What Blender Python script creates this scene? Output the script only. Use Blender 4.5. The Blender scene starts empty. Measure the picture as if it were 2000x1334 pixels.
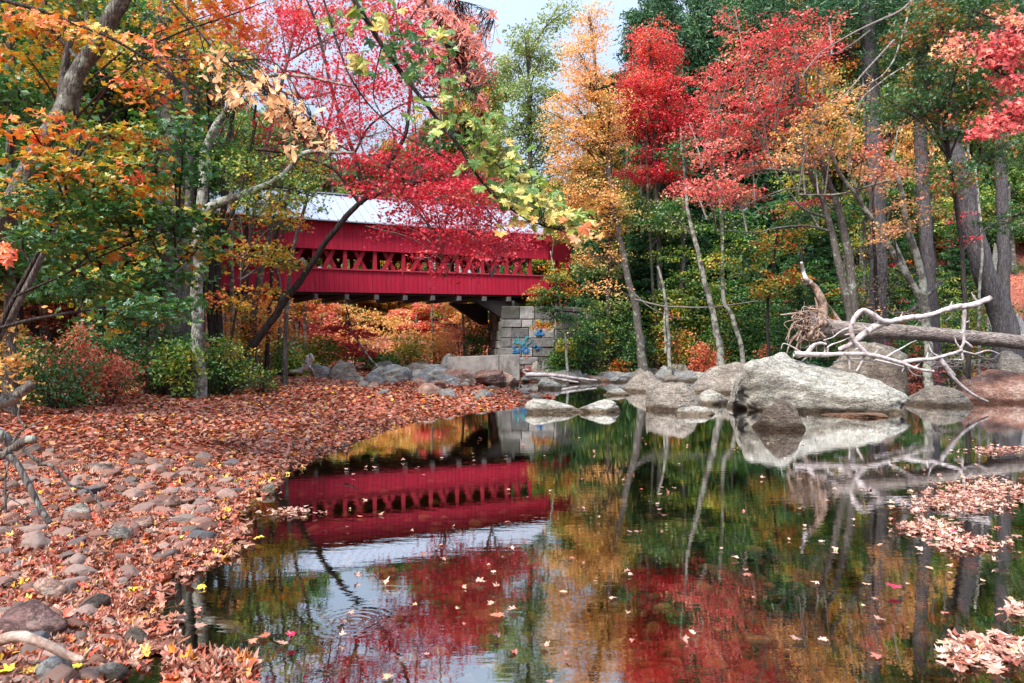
import bpy, bmesh, math, random
import numpy as np
from mathutils import Vector
S = bpy.context.scene
COL = S.collection
R = np.random.RandomState(7)
random.seed(7)
F = 1389.0; CX = 1000.0; CY = 667.0; H = 2.0      # lens in photo pixels, eye height above the water
def at(px, py, d):
    return np.array([(px-CX)/F*d, d, H-(py-CY)/F*d])
# ------------------------------------------------------------------ noise
def _hash(i, j, k):
    n = (i*374761393 + j*668265263 + k*2147483647 + 1013904223) & 0xffffffff
    n = ((n ^ (n >> 13))*1274126177) & 0xffffffff
    return ((n ^ (n >> 16)) & 0xffffff)/float(0xffffff)
def vnoise(P):
    P = np.asarray(P, float); I = np.floor(P).astype(np.int64); f = P-I; f = f*f*(3-2*f)
    r = 0
    for a in (0, 1):
        for b in (0, 1):
            for c in (0, 1):
                w = (f[:, 0] if a else 1-f[:, 0])*(f[:, 1] if b else 1-f[:, 1])*(f[:, 2] if c else 1-f[:, 2])
                r = r + w*_hash(I[:, 0]+a, I[:, 1]+b, I[:, 2]+c)
    return r*2-1
def fbm(P, o=4):
    r = 0; a = 1.0; P = np.asarray(P, float)
    for i in range(o):
        r = r + a*vnoise(P+i*17.3); P = P*2.03; a *= .5
    return r
# ------------------------------------------------------------------ meshes
class MB:
    def __init__(s): s.V = []; s.F = []; s.r = []; s.n = 0; s.sm = []
    def add(s, V, Fs, rnd=.5, smooth=False):
        V = np.asarray(V, float).reshape(-1, 3)
        for f in (Fs if isinstance(Fs, list) else [Fs]):
            f = np.asarray(f, np.int64)
            if f.size == 0: continue
            s.F.append(f+s.n)
            s.r.append(np.broadcast_to(np.asarray(rnd, float), (len(f),)) if np.ndim(rnd) == 0 or len(rnd) == len(f) else np.full(len(f), .5))
            s.sm.append(np.full(len(f), smooth))
        s.V.append(V); s.n += len(V)
    def mesh(s, name):
        me = bpy.data.meshes.new(name)
        V = np.concatenate(s.V) if s.V else np.zeros((0, 3))
        me.vertices.add(len(V)); me.vertices.foreach_set('co', V.astype(np.float32).ravel())
        ks = np.concatenate([np.full(len(f), f.shape[1]) for f in s.F])
        li = np.concatenate([f.ravel() for f in s.F])
        me.loops.add(len(li)); me.loops.foreach_set('vertex_index', li.astype(np.int32))
        me.polygons.add(len(ks)); st = np.concatenate([[0], np.cumsum(ks)[:-1]])
        me.polygons.foreach_set('loop_start', st.astype(np.int32))
        me.polygons.foreach_set('use_smooth', np.concatenate(s.sm))
        me.update(calc_edges=True)
        a = me.attributes.new('rnd', 'FLOAT', 'FACE'); a.data.foreach_set('value', np.concatenate(s.r).astype(np.float32))
        return me
    def build(s, name, mat, parent=None, loc=None):
        o = bpy.data.objects.new(name, s.mesh(name)); COL.objects.link(o)
        o.data.materials.append(mat)
        if parent is not None: o.parent = parent
        if loc is not None: o.location = loc
        return o
def tag(o, label=None, cat=None, group=None, kind=None):
    for k, v in (('label', label), ('category', cat), ('group', group), ('kind', kind)):
        if v: o[k] = v
    return o
def empty(name, loc, label, cat, group=None):
    o = bpy.data.objects.new(name, None); COL.objects.link(o); o.location = loc; o.empty_display_size = .3
    return tag(o, label, cat, group)
def box(mb, c, h, rz=0.0, rnd=.5):
    """box: centre, half sizes"""
    c = np.asarray(c, float); s = np.array([[x, y, z] for x in (-1, 1) for y in (-1, 1) for z in (-1, 1)], float)*np.asarray(h)
    if rz: s = np.c_[s[:, 0]*math.cos(rz)-s[:, 1]*math.sin(rz), s[:, 0]*math.sin(rz)+s[:, 1]*math.cos(rz), s[:, 2]]
    mb.add(s+c, np.array([[0, 1, 3, 2], [4, 6, 7, 5], [0, 4, 5, 1], [2, 3, 7, 6], [0, 2, 6, 4], [1, 5, 7, 3]]), rnd)
def beam(mb, a, b, w, t, up=(0, 0, 1)):
    """rectangular bar from a to b, width w along up-ish, thickness t"""
    a = np.asarray(a, float); b = np.asarray(b, float); d = b-a; d /= np.linalg.norm(d)
    u = np.asarray(up, float); u = u-d*u.dot(d); u /= np.linalg.norm(u); v = np.cross(d, u)
    P = [p+u*w/2*i+v*t/2*j for p in (a, b) for i in (-1, 1) for j in (-1, 1)]
    mb.add(P, np.array([[0, 1, 3, 2], [4, 6, 7, 5], [0, 4, 5, 1], [2, 3, 7, 6], [0, 2, 6, 4], [1, 5, 7, 3]]))
def smooth_path(P, Rr, n):
    P = np.asarray(P, float); Rr = np.asarray(Rr, float)
    if len(P) < 3:
        t = np.linspace(0, 1, n); return P[0]+(P[-1]-P[0])*t[:, None], Rr[0]+(Rr[-1]-Rr[0])*t
    L = np.r_[0, np.cumsum(np.linalg.norm(np.diff(P, axis=0), axis=1))]
    Q = np.vstack([2*P[0]-P[1], P, 2*P[-1]-P[-2]]); t = np.linspace(0, L[-1]*.99999, n)
    i = np.clip(np.searchsorted(L, t, side='right')-1, 0, len(P)-2); u = ((t-L[i])/(L[i+1]-L[i]+1e-9))[:, None]
    p0, p1, p2, p3 = Q[i], Q[i+1], Q[i+2], Q[i+3]
    C = .5*((2*p1)+(-p0+p2)*u+(2*p0-5*p1+4*p2-p3)*u*u+(-p0+3*p1-3*p2+p3)*u**3)
    return C, np.interp(t, L, Rr)
def tube(mb, P, Rr, k=8, n=None, wob=0.0, rough=0.0, cap=True, flare=0.0):
    n = n or max(4, len(P)*3)
    C, r = smooth_path(P, Rr, n)
    if wob: C = C+np.c_[vnoise(C*1.3+3), vnoise(C*1.3+31), vnoise(C*1.3+71)]*wob
    T = np.gradient(C, axis=0); T /= np.linalg.norm(T, axis=1)[:, None]+1e-9
    ref = np.array([.31, .12, .94]) if abs(T[:, 2]).mean() < .8 else np.array([1., .1, 0])
    U = np.cross(T, ref); U /= np.linalg.norm(U, axis=1)[:, None]+1e-9; W = np.cross(T, U)
    a = np.linspace(0, 2*np.pi, k, endpoint=False)
    rr = r[:, None]*np.ones(k)
    if flare: rr = rr*(1+flare*np.exp(-np.arange(n)/n*14)[:, None]*(1+.35*np.sin(a*5+1)[None]))
    V = C[:, None]+rr[..., None]*(U[:, None]*np.cos(a)[None, :, None]+W[:, None]*np.sin(a)[None, :, None])
    V = V.reshape(-1, 3)
    if rough: 
        nn = fbm(V*np.array([5, 5, 2.])/max(.2, r.max()*3), 3); D = V-np.repeat(C, k, 0); V = V+D*nn[:, None]*rough
    i = np.arange(n-1)[:, None]*k; j = np.arange(k)[None]; j2 = (j+1) % k
    Fq = np.stack([i+j, i+j2, i+k+j2, i+k+j], -1).reshape(-1, 4)
    Fl = [Fq]
    if cap:
        V = np.vstack([V, C[-1:]+T[-1:]*r[-1]*.5]); m = len(V)-1; q = (n-1)*k
        Fl.append(np.array([[q+x, q+(x+1) % k, m] for x in range(k)]))
    mb.add(V, Fl, .5, True); return C, r
def twigs(mb, A, B, r0, r1, sag=.08):
    """many thin curved three-sided twigs at once"""
    n = len(A)
    if n == 0: return
    A = np.asarray(A); B = np.asarray(B); D = B-A; L = np.linalg.norm(D, axis=1)
    side = R.normal(0, 1, (n, 3)); side[:, 2] += .5
    M1 = A+D*.35+side*(L*sag)[:, None]; M2 = A+D*.7+side*(L*sag*.9)[:, None]
    C = np.stack([A, M1, M2, B], 1)
    T = D/(L[:, None]+1e-9); ref = np.where(abs(T[:, 2:3]) > .8, np.array([[1., 0, 0]]), np.array([[0, 0, 1.]]))
    U = np.cross(T, ref); U /= np.linalg.norm(U, axis=1)[:, None]+1e-9; W = np.cross(T, U)
    rr = np.stack([np.broadcast_to(r0, n)*(1-t)+np.broadcast_to(r1, n)*t for t in (0, .35, .7, 1)], 1)
    a = np.array([0, 2.094, 4.189])
    V = C[:, :, None]+rr[:, :, None, None]*(U[:, None, None]*np.cos(a)[None, None, :, None]+W[:, None, None]*np.sin(a)[None, None, :, None])
    base = (np.arange(n)*12)[:, None, None, None]; i = (np.arange(3)*3)[None, :, None, None]; j = np.arange(3)[None, None, :, None]; j2 = (j+1) % 3
    Fq = np.concatenate([base+i+j, base+i+j2, base+i+3+j2, base+i+3+j], -1).reshape(-1, 4)
    mb.add(V.reshape(-1, 3), Fq, .5, True)
# leaf outlines (star-shaped round the centre)
def _maple():
    a = [90, 76, 66, 50, 40, 28, 14, 4, -14, -34, -50, -75]; r = [1.0, .68, .70, .50, .90, .82, .52, .68, .76, .50, .54, .3]
    pts = [(r0*math.cos(math.radians(t)), r0*math.sin(math.radians(t))) for t, r0 in zip(a, r)]
    full = pts+[(0, -.26)]+[(-x, y) for x, y in pts[:0:-1]]
    return np.array(full)*.6
MAPLE = _maple()
ELL = np.array([(0, .62), (.2, .3), (.27, 0), (.18, -.34), (0, -.6), (-.18, -.34), (-.27, 0), (-.2, .3)])
LAN = np.array([(0, .7), (.10, .3), (.13, 0), (.07, -.4), (0, -.6), (-.07, -.4), (-.13, 0), (-.10, .3)])
SM = np.array([(0, .6), (.13, .2), (.5, .18), (.22, -.12), (.3, -.45), (0, -.3), (-.3, -.45), (-.22, -.12), (-.5, .18), (-.13, .2)])
def leaves(mb, C, N, size, rnd, shape='q', curl=.3, stem=False, T=None):
    n = len(C)
    if n == 0: return
    N = N/(np.linalg.norm(N, axis=1)[:, None]+1e-9)
    if T is None: T = R.normal(0, 1, (n, 3))
    T = T-N*(T*N).sum(1)[:, None]; T /= np.linalg.norm(T, axis=1)[:, None]+1e-9; B = np.cross(N, T)
    size = np.broadcast_to(size, n)[:, None]
    def pt(x, y, z): return C+size*(B*x+T*y+N*z)
    if shape == 'q':
        z = R.uniform(-.15, .25, (n, 1))
        V = np.stack([pt(0, -.5, 0), pt(.32, .05, z), pt(0, .5, 0), pt(-.32, .05, z)], 1).reshape(-1, 3)
        mb.add(V, (np.arange(n)*4)[:, None]+np.arange(4)[None], rnd); return
    O = {'m': MAPLE, 'e': ELL, 's': SM, 'l': LAN}[shape]; k = len(O)
    c1 = R.normal(0, curl, (n, 1)); c2 = R.normal(curl*.4, curl, (n, 1)); c3 = R.normal(0, curl, (n, 1)); c4 = R.normal(0, curl*.8, (n, 1))
    vs = [pt(0, 0, 0)]
    for i, (x, y) in enumerate(O):
        w = np.sin(i*1.9+c3*9)*.12*curl
        vs.append(pt(x*(1-abs(c1)*.3), y*(1-abs(c2)*.3), c1*x*x*3+c2*y*y*2+c4*x*y*2+w))
    if stem: vs += [pt(.012, -.1, 0), pt(-.012, -.1, 0), pt(.05, -.85, .12+c1*.3)]
    m = len(vs); V = np.stack(vs, 1).reshape(-1, 3)
    tri = [[0, 1+i, 1+(i+1) % k] for i in range(k)]
    if stem: tri.append([m-3, m-2, m-1])
    Ft = ((np.arange(n)*m)[:, None, None]+np.array(tri)[None]).reshape(-1, 3)
    mb.add(V, Ft, np.repeat(np.broadcast_to(rnd, n), len(tri)))
# ------------------------------------------------------------------ materials
class NT:
    def __init__(s, name):
        s.m = bpy.data.materials.new(name); s.m.use_nodes = True; s.t = s.m.node_tree; s.t.nodes.clear()
        s.out = s.t.nodes.new('ShaderNodeOutputMaterial')
    def n(s, t, **kw):
        nd = s.t.nodes.new('ShaderNode'+t)
        for k, v in kw.items():
            if k.startswith('i_'):
                key = k[2:]; key = int(key) if key.isdigit() else key.replace('_', ' ')
                s.put(nd.inputs[key], v)
            else: setattr(nd, k, v)
        return nd
    def put(s, sock, v):
        if isinstance(v, bpy.types.NodeSocket): s.t.links.new(v, sock)
        elif isinstance(v, bpy.types.Node): s.t.links.new(v.outputs[0], sock)
        else:
            if sock.type == 'RGBA' and len(v) == 3: v = (*v, 1)
            sock.default_value = v
    def math(s, op, a, b=0.0, c=None, clamp=False):
        nd = s.n('Math', operation=op, use_clamp=clamp); s.put(nd.inputs[0], a); s.put(nd.inputs[1], b)
        if c is not None: s.put(nd.inputs[2], c)
        return nd.outputs[0]
    def ramp(s, fac, stops, interp='LINEAR'):
        nd = s.n('ValToRGB'); cr = nd.color_ramp; cr.interpolation = interp; s.put(nd.inputs[0], fac)
        while len(cr.elements) < len(stops): cr.elements.new(.5)
        for e, (p, c) in zip(cr.elements, stops): e.position = p; e.color = (*c, 1) if len(c) == 3 else c
        return nd.outputs[0]
    def noise(s, vec, scale, detail=4, rough=.55, dist=0):
        nd = s.n('TexNoise', i_Scale=scale, i_Detail=detail, i_Roughness=rough, i_Distortion=dist)
        if vec is not None: s.put(nd.inputs['Vector'], vec)
        return nd.outputs[0]
    def voro(s, vec, scale, feature='F1', out='Distance'):
        nd = s.n('TexVoronoi', feature=feature, i_Scale=scale)
        if vec is not None: s.put(nd.inputs['Vector'], vec)
        return nd.outputs[out]
    def map(s, vec, scale=(1, 1, 1), rot=(0, 0, 0)):
        nd = s.n('Mapping'); s.put(nd.inputs['Vector'], vec); nd.inputs['Scale'].default_value = scale; nd.inputs['Rotation'].default_value = rot
        return nd.outputs[0]
    def mix(s, fac, a, b, mode='MIX'):
        nd = s.n('Mix', data_type='RGBA', blend_type=mode); s.put(nd.inputs[0], fac); s.put(nd.inputs[6], a); s.put(nd.inputs[7], b)
        return nd.outputs[2]
    def bump(s, h, strength=.5, dist=.02):
        return s.n('Bump', i_Strength=strength, i_Distance=dist, i_Height=h).outputs[0]
    def obj(s): return s.n('TexCoord').outputs['Object']
    def pos(s): return s.n('NewGeometry').outputs['Position']
    def done(s, color, rough=.8, normal=None, spec=.3):
        p = s.n('BsdfPrincipled'); s.put(p.inputs['Base Color'], color); s.put(p.inputs['Roughness'], rough)
        p.inputs['Specular IOR Level'].default_value = spec
        if normal is not None: s.put(p.inputs['Normal'], normal)
        s.t.links.new(p.outputs[0], s.out.inputs[0]); return s.m
def leaf_mat(name, stops, trans=.38, gloss=.05, patch=.45, scale=.45, interp='LINEAR'):
    k = NT(name); a = k.n('Attribute', attribute_name='rnd').outputs['Fac']
    nz = k.noise(k.pos(), scale, 2)
    f = k.math('ADD', a, k.math('MULTIPLY', k.math('SUBTRACT', nz, .5), patch*2), clamp=True)
    c = k.ramp(f, stops, interp)
    d = k.n('BsdfDiffuse', i_Color=c); t = k.n('BsdfTranslucent', i_Color=c); g = k.n('BsdfGlossy', i_Color=(1, 1, 1), i_Roughness=.45)
    m = k.n('MixShader', i_0=trans); k.put(m.inputs[1], d.outputs[0]); k.put(m.inputs[2], t.outputs[0])
    m2 = k.n('MixShader', i_0=gloss); k.put(m2.inputs[1], m.outputs[0]); k.put(m2.inputs[2], g.outputs[0])
    k.t.links.new(m2.outputs[0], k.out.inputs[0]); return k.m
def bark_mat(name, dark, light, lichen=None, la=.5, sc=1.0, lying=False):
    k = NT(name); p = k.map(k.obj(), (1, 1, 1), (0, math.pi/2 if lying else 0, 0)); st = k.map(p, (14*sc, 14*sc, 2.6*sc))
    n1 = k.noise(st, 1.0, 6, .65, .6); v = k.voro(k.map(p, (20*sc, 20*sc, 4*sc)), 1.0, 'DISTANCE_TO_EDGE')
    c = k.ramp(n1, [(.3, dark), (.7, light)])
    c = k.mix(k.math('MULTIPLY', k.math('LESS_THAN', v, .07), .45), c, tuple(x*.35 for x in dark))
    if lichen:
        l = k.noise(p, 3.2*sc, 6, .7); c = k.mix(k.ramp(l, [(la, (0, 0, 0)), (la+.07, (.85,)*3)]), c, lichen)
    h = k.math('ADD', n1, k.math('MULTIPLY', k.math('MINIMUM', v, .25), 2.0))
    return k.done(c, .9, k.bump(h, .9, .03), .15)
def rock_mat(name, a, b, c3, speck=.5, wet=True, sc=1.0, bumpk=.8):
    k = NT(name); p = k.obj(); w = k.pos()
    n1 = k.noise(p, 1.6*sc, 8, .6); n2 = k.noise(p, 22*sc, 6, .75); n3 = k.noise(k.map(p, (3, 3, 9)), 1.5*sc, 6, .7, .8)
    c = k.ramp(n1, [(.3, a), (.5, b), (.72, c3)])
    c = k.mix(speck, c, k.ramp(n2, [(.38, (.08, .075, .07)), (.5, (.5, .5, .5)), (.62, (.92, .91, .88))]), 'OVERLAY')
    c = k.mix(k.ramp(n3, [(.50, (0, 0, 0)), (.64, (.72,)*3)]), c, tuple(x*.38 for x in a))
    ck = k.math('ABSOLUTE', k.math('SUBTRACT', k.noise(k.map(p, (1, 1, 2.4), (.3, .5, 0)), 3.2*sc, 7, .68, .5), .5))
    c = k.mix(k.ramp(ck, [(0, (.75,)*3), (.032, (0, 0, 0))]), c, tuple(x*.3 for x in a))
    ro = .85
    if wet:
        z = k.n('SeparateXYZ', i_0=w).outputs[2]; zz = k.math('ADD', z, k.math('MULTIPLY', k.noise(w, 3.0, 4), -.12))
        m = k.ramp(zz, [(.02, (1, 1, 1)), (.11, (0, 0, 0))])
        li = k.noise(p, 4.5, 7, .75); c = k.mix(k.ramp(li, [(.58, (0, 0, 0)), (.66, (.5,)*3)]), c, (.30, .33, .22))
        c = k.mix(m, c, k.mix(1.0, c, (.33, .26, .2), 'MULTIPLY'))
    h = k.math('ADD', k.math('MULTIPLY', n2, .9), k.math('ADD', k.math('MULTIPLY', n3, 1.2), n1))
    return k.done(c, ro, k.bump(h, bumpk, .10), .25)
G1 = (.022, .10, .016); G2 = (.06, .19, .025); G3 = (.16, .30, .03); YG = (.40, .46, .05); YE = (.75, .45, .03); OR = (.80, .24, .025); RO = (.62, .09, .02); RE = (.60, .012, .022)
M = {}
M['red'] = leaf_mat('leaf_red', [(0, (.34, .004, .018)), (.35, (.62, .010, .035)), (.7, (.80, .03, .06)), (1, (.88, .16, .12))])
M['scarlet'] = leaf_mat('leaf_scarlet', [(0, (.50, .008, .03)), (.5, (.80, .025, .045)), (.85, (.88, .10, .09)), (1, (.9, .25, .10))])
M['coral'] = leaf_mat('leaf_coral', [(0, (.66, .03, .05)), (.3, (.84, .11, .10)), (.65, (.90, .30, .20)), (1, (.90, .46, .14))], patch=.6)
M['peach'] = leaf_mat('leaf_peach', [(0, (.70, .44, .08)), (.3, (.90, .50, .14)), (.6, (.94, .50, .24)), (1, (.88, .22, .14))], patch=.6)
M['yellow'] = leaf_mat('leaf_yellow', [(0, (.44, .42, .07)), (.22, (.84, .50, .11)), (.6, (.94, .54, .19)), (1, (.94, .44, .12))], patch=.4)
M['olive'] = leaf_mat('leaf_olive', [(0, (.10, .18, .03)), (.5, (.26, .36, .08)), (1, (.50, .52, .17))])
M['green'] = leaf_mat('leaf_green', [(0, G1), (.5, G2), (.85, (.07, .19, .03)), (1, G3)])
M['yellowgreen'] = leaf_mat('leaf_yellowgreen', [(0, G1), (.3, G2), (.55, G3), (.8, YG), (1, YE)], patch=.5)
M['mixed'] = leaf_mat('leaf_mixed', [(0, G1), (.38, G2), (.5, YG), (.6, YE), (.78, OR), (1, (.78, .12, .05))], patch=.6, scale=.9)
M['orange'] = leaf_mat('leaf_orange', [(0, (.10, .16, .02)), (.22, YG), (.42, YE), (.7, OR), (1, (.75, .09, .03))], patch=.5, scale=.8)
M['oak'] = leaf_mat('leaf_oak', [(0, G1), (.45, (.06, .15, .02)), (.62, (.18, .2, .02)), (.75, (.6, .14, .03)), (1, (.82, .20, .10))], patch=.5, scale=.6)
M['pine'] = leaf_mat('pine_needles', [(0, (.016, .06, .026)), (.5, (.035, .11, .042)), (1, (.09, .20, .07))], trans=.2, gloss=.03)
M['hemlock'] = leaf_mat('hemlock_needles', [(0, (.018, .08, .03)), (.6, (.045, .14, .04)), (1, (.11, .24, .045))], trans=.2, gloss=.03)
M['deadtwig'] = leaf_mat('dead_needles', [(0, (.10, .085, .07)), (1, (.24, .19, .15))], trans=.1, gloss=.0)
M['rust'] = leaf_mat('leaf_rust', [(0, (.30, .05, .02)), (.5, (.62, .12, .05)), (1, (.80, .24, .12))], patch=.3)
M['maplebranch'] = leaf_mat('leaf_maple_turning', [(0, (.03, .12, .02)), (.35, (.14, .27, .03)), (.55, (.36, .46, .06)), (.75, (.80, .62, .16)), (.92, (.86, .34, .12)), (1, (.62, .03, .03))], trans=.4, patch=.12, scale=1.2)
M['peachbranch'] = leaf_mat('leaf_peach_near', [(0, (.78, .34, .10)), (.5, (.92, .50, .20)), (1, (.95, .66, .36))], trans=.4, patch=.2)
M['sumac'] = leaf_mat('leaf_sumac', [(0, (.62, .16, .07)), (.5, (.80, .22, .16)), (1, (.85, .36, .22))], patch=.2)
M['litter'] = leaf_mat('fallen_leaves', [(0, (.07, .016, .01)), (.12, (.16, .06, .03)), (.24, (.26, .045, .02)), (.34, (.30, .15, .08)), (.44, (.46, .085, .035)), (.54, (.36, .105, .055)), (.74, (.54, .28, .18)), (.84, (.30, .11, .06)), (.9, (.62, .07, .025)), (.95, (.80, .26, .05)), (.98, (.85, .55, .06))], trans=.12, gloss=.05, patch=.10, scale=1.2)
M['float'] = leaf_mat('floating_leaves', [(0, (.16, .05, .03)), (.16, (.40, .10, .05)), (.34, (.34, .18, .12)), (.5, (.58, .26, .17)), (.75, (.68, .44, .34)), (.86, (.60, .36, .18)), (.95, (.66, .08, .04))], trans=.15, gloss=.08, patch=.1)
M['bark_grey'] = bark_mat('bark_grey', (.075, .065, .058), (.21, .19, .17), (.33, .36, .30), .56)
M['bark_dark'] = bark_mat('bark_dark', (.022, .018, .017), (.085, .072, .064))
M['bark_pine'] = bark_mat('bark_pine', (.05, .045, .048), (.16, .145, .15), (.26, .29, .24), .66, .7)
M['bark_lichen'] = bark_mat('bark_lichen', (.09, .08, .07), (.24, .22, .19), (.42, .43, .36), .47)
M['bark_fallen'] = bark_mat('bark_fallen_log', (.05, .035, .03), (.52, .43, .38), None, .5, 1.1, True)
M['twig'] = bark_mat('twig_bark', (.05, .042, .04), (.15, .13, .12))
M['twig_grey'] = bark_mat('twig_pale', (.17, .15, .14), (.38, .34, .32))
def drift():
    k = NT('bleached_driftwood'); p = k.obj(); n = k.noise(p, 5, 6, .65, .8); n2 = k.noise(p, 30, 4, .6)
    c = k.ramp(n, [(.3, (.16, .11, .095)), (.46, (.44, .37, .35)), (.6, (.60, .55, .55)), (.75, (.72, .68, .69))])
    return k.done(c, .75, k.bump(k.math('ADD', n, k.math('MULTIPLY', n2, .4)), .7, .02), .2)
M['drift'] = drift()
def rooty():
    k = NT('root_wood'); p = k.obj(); n = k.noise(p, 7, 6, .7, 1)
    return k.done(k.ramp(n, [(.3, (.10, .06, .045)), (.5, (.30, .20, .15)), (.7, (.54, .45, .38))]), .85, k.bump(n, .9, .03), .15)
M['root'] = rooty()
M['rock_pale'] = rock_mat('rock_pale_granite', (.34, .31, .26), (.50, .47, .40), (.62, .59, .52))
M['rock_grey'] = rock_mat('rock_grey', (.22, .22, .21), (.36, .36, .35), (.50, .49, .48))
M['rock_brown'] = rock_mat('rock_brown', (.19, .16, .13), (.34, .29, .24), (.52, .47, .40))
M['rock_pink'] = rock_mat('rock_pink_granite', (.34, .17, .12), (.56, .36, .28), (.70, .55, .47))
M['rock_red'] = rock_mat('rock_rust_red', (.18, .08, .06), (.34, .19, .145), (.56, .42, .35))
M['rock_plum'] = rock_mat('rock_plum', (.13, .07, .06), (.23, .13, .115), (.32, .21, .19))
M['rock_wet'] = rock_mat('rock_wet_brown', (.09, .065, .05), (.19, .145, .115), (.36, .30, .24))
M['rock_dark'] = rock_mat('rock_dark', (.05, .04, .035), (.13, .10, .085), (.30, .25, .21))
def cobble():
    k = NT('river_cobbles'); r = k.n('ObjectInfo').outputs['Random']; p = k.obj(); a = k.n('Attribute', attribute_name='rnd').outputs['Fac']
    f = k.math('FRACT', k.math('ADD', r, a))
    c = k.ramp(f, [(0, (.11, .055, .04)), (.2, (.22, .105, .075)), (.4, (.11, .085, .072)), (.55, (.30, .15, .11)), (.7, (.17, .135, .115)), (.85, (.36, .22, .17)), (1, (.08, .08, .085))])
    n = k.noise(p, 9, 7, .75); c = k.mix(.55, c, k.ramp(n, [(.35, (.3, .3, .3)), (.65, (.75, .75, .75))]), 'OVERLAY')
    return k.done(c, .75, k.bump(n, .5, .02), .3)
M['cobble'] = cobble()
def bedstone():
    k = NT('wet_bed_cobbles'); a = k.n('Attribute', attribute_name='rnd').outputs['Fac']; n = k.noise(k.obj(), 14, 6, .7)
    c = k.ramp(a, [(0, (.03, .05, .015)), (.4, (.10, .09, .04)), (.7, (.22, .13, .06)), (.9, (.42, .22, .11)), (1, (.62, .42, .27))])
    return k.done(k.mix(.4, c, k.ramp(n, [(.35, (.3,)*3), (.65, (.7,)*3)]), 'OVERLAY'), .8)
M['bed'] = bedstone()
def ground_mat():
    k = NT('leaf_littered_ground'); p = k.pos(); z = k.n('SeparateXYZ', i_0=p).outputs[2]
    warp = k.n('VectorMath', operation='ADD', i_0=p, i_1=k.n('VectorMath', operation='SCALE', i_0=k.n('TexNoise', i_Scale=6.0).outputs['Color'], i_3=.12).outputs[0]).outputs[0]
    v = k.n('TexVoronoi', i_Scale=9.0, i_Vector=warp); v2 = k.n('TexVoronoi', i_Scale=17.0, i_Vector=warp)
    rc = k.n('SeparateXYZ', i_0=v.outputs['Color']).outputs[0]; rc2 = k.n('SeparateXYZ', i_0=v2.outputs['Color']).outputs[1]
    f = k.math('MULTIPLY', k.math('ADD', rc, rc2), .5)
    leaf = k.ramp(f, [(0, (.07, .02, .012)), (.25, (.26, .055, .03)), (.5, (.44, .13, .08)), (.7, (.60, .27, .19)), (.9, (.50, .07, .03))])
    leaf = k.mix(k.ramp(k.noise(p, .6, 4), [(.45, (0, 0, 0)), (.62, (.7,)*3)]), leaf, k.ramp(rc2, [(0, (.05, .02, .012)), (1, (.28, .09, .05))]))
    peb = k.n('TexVoronoi', i_Scale=8.0, i_Vector=warp); pc = k.n('SeparateXYZ', i_0=peb.outputs['Color']).outputs[0]
    bed = k.ramp(pc, [(0, (.02, .03, .008)), (.5, (.07, .065, .022)), (.85, (.18, .11, .04)), (1, (.30, .17, .08))])
    bed = k.mix(k.math('MULTIPLY', k.math('GREATER_THAN', peb.outputs['Distance'], .055), .6), bed, (.008, .008, .004))
    c = k.mix(k.math('LESS_THAN', z, .0), leaf, bed)
    h = k.math('ADD', k.math('MULTIPLY', f, 1.2), k.math('MULTIPLY', v.outputs['Distance'], -3))
    return k.done(c, .85, k.bump(h, .8, .04), .15)
M['ground'] = ground_mat()
def water_mat():
    k = NT('river_water'); p = k.pos()
    n1 = k.noise(k.map(p, (1.0, 3.2, 1)), 3.0, 3, .5); n2 = k.noise(k.map(p, (1.0, 2.4, 1)), 11.0, 2, .5); n3 = k.noise(p, .35, 2)
    amp = k.ramp(n3, [(.35, (.35,)*3), (.65, (1,)*3)])
    h = k.math('MULTIPLY', k.math('ADD', n1, k.math('MULTIPLY', n2, .18)), amp)
    c0 = at(690, 1215, 1389*2.0/548)
    r = k.math('ADD', k.n('VectorMath', operation='DISTANCE', i_0=p, i_1=(c0[0], c0[1], 0)).outputs['Value'], k.math('MULTIPLY', k.noise(p, 2.5, 2), .10))
    env = k.math('POWER', 2.718, k.math('MULTIPLY', k.math('MULTIPLY', r, r), -16.0))
    ring = k.math('MULTIPLY', k.math('SINE', k.math('MULTIPLY', r, 95.0)), k.math('MULTIPLY', env, .4))
    nrm = k.bump(k.math('ADD', h, ring), .10, .009)
    fr = k.n('Fresnel', i_IOR=1.55, i_Normal=nrm).outputs[0]
    fr = k.math('MULTIPLY_ADD', fr, 1.35, .31, True)
    tr = k.n('BsdfTransparent', i_Color=(.80, .74, .50)); g = k.n('BsdfGlossy', i_Color=(.98, .98, .98), i_Roughness=.004, i_Normal=nrm)
    m = k.n('MixShader', i_0=fr); k.put(m.inputs[1], tr.outputs[0]); k.put(m.inputs[2], g.outputs[0])
    k.t.links.new(m.outputs[0], k.out.inputs[0]); return k.m
M['water'] = water_mat()
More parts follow.
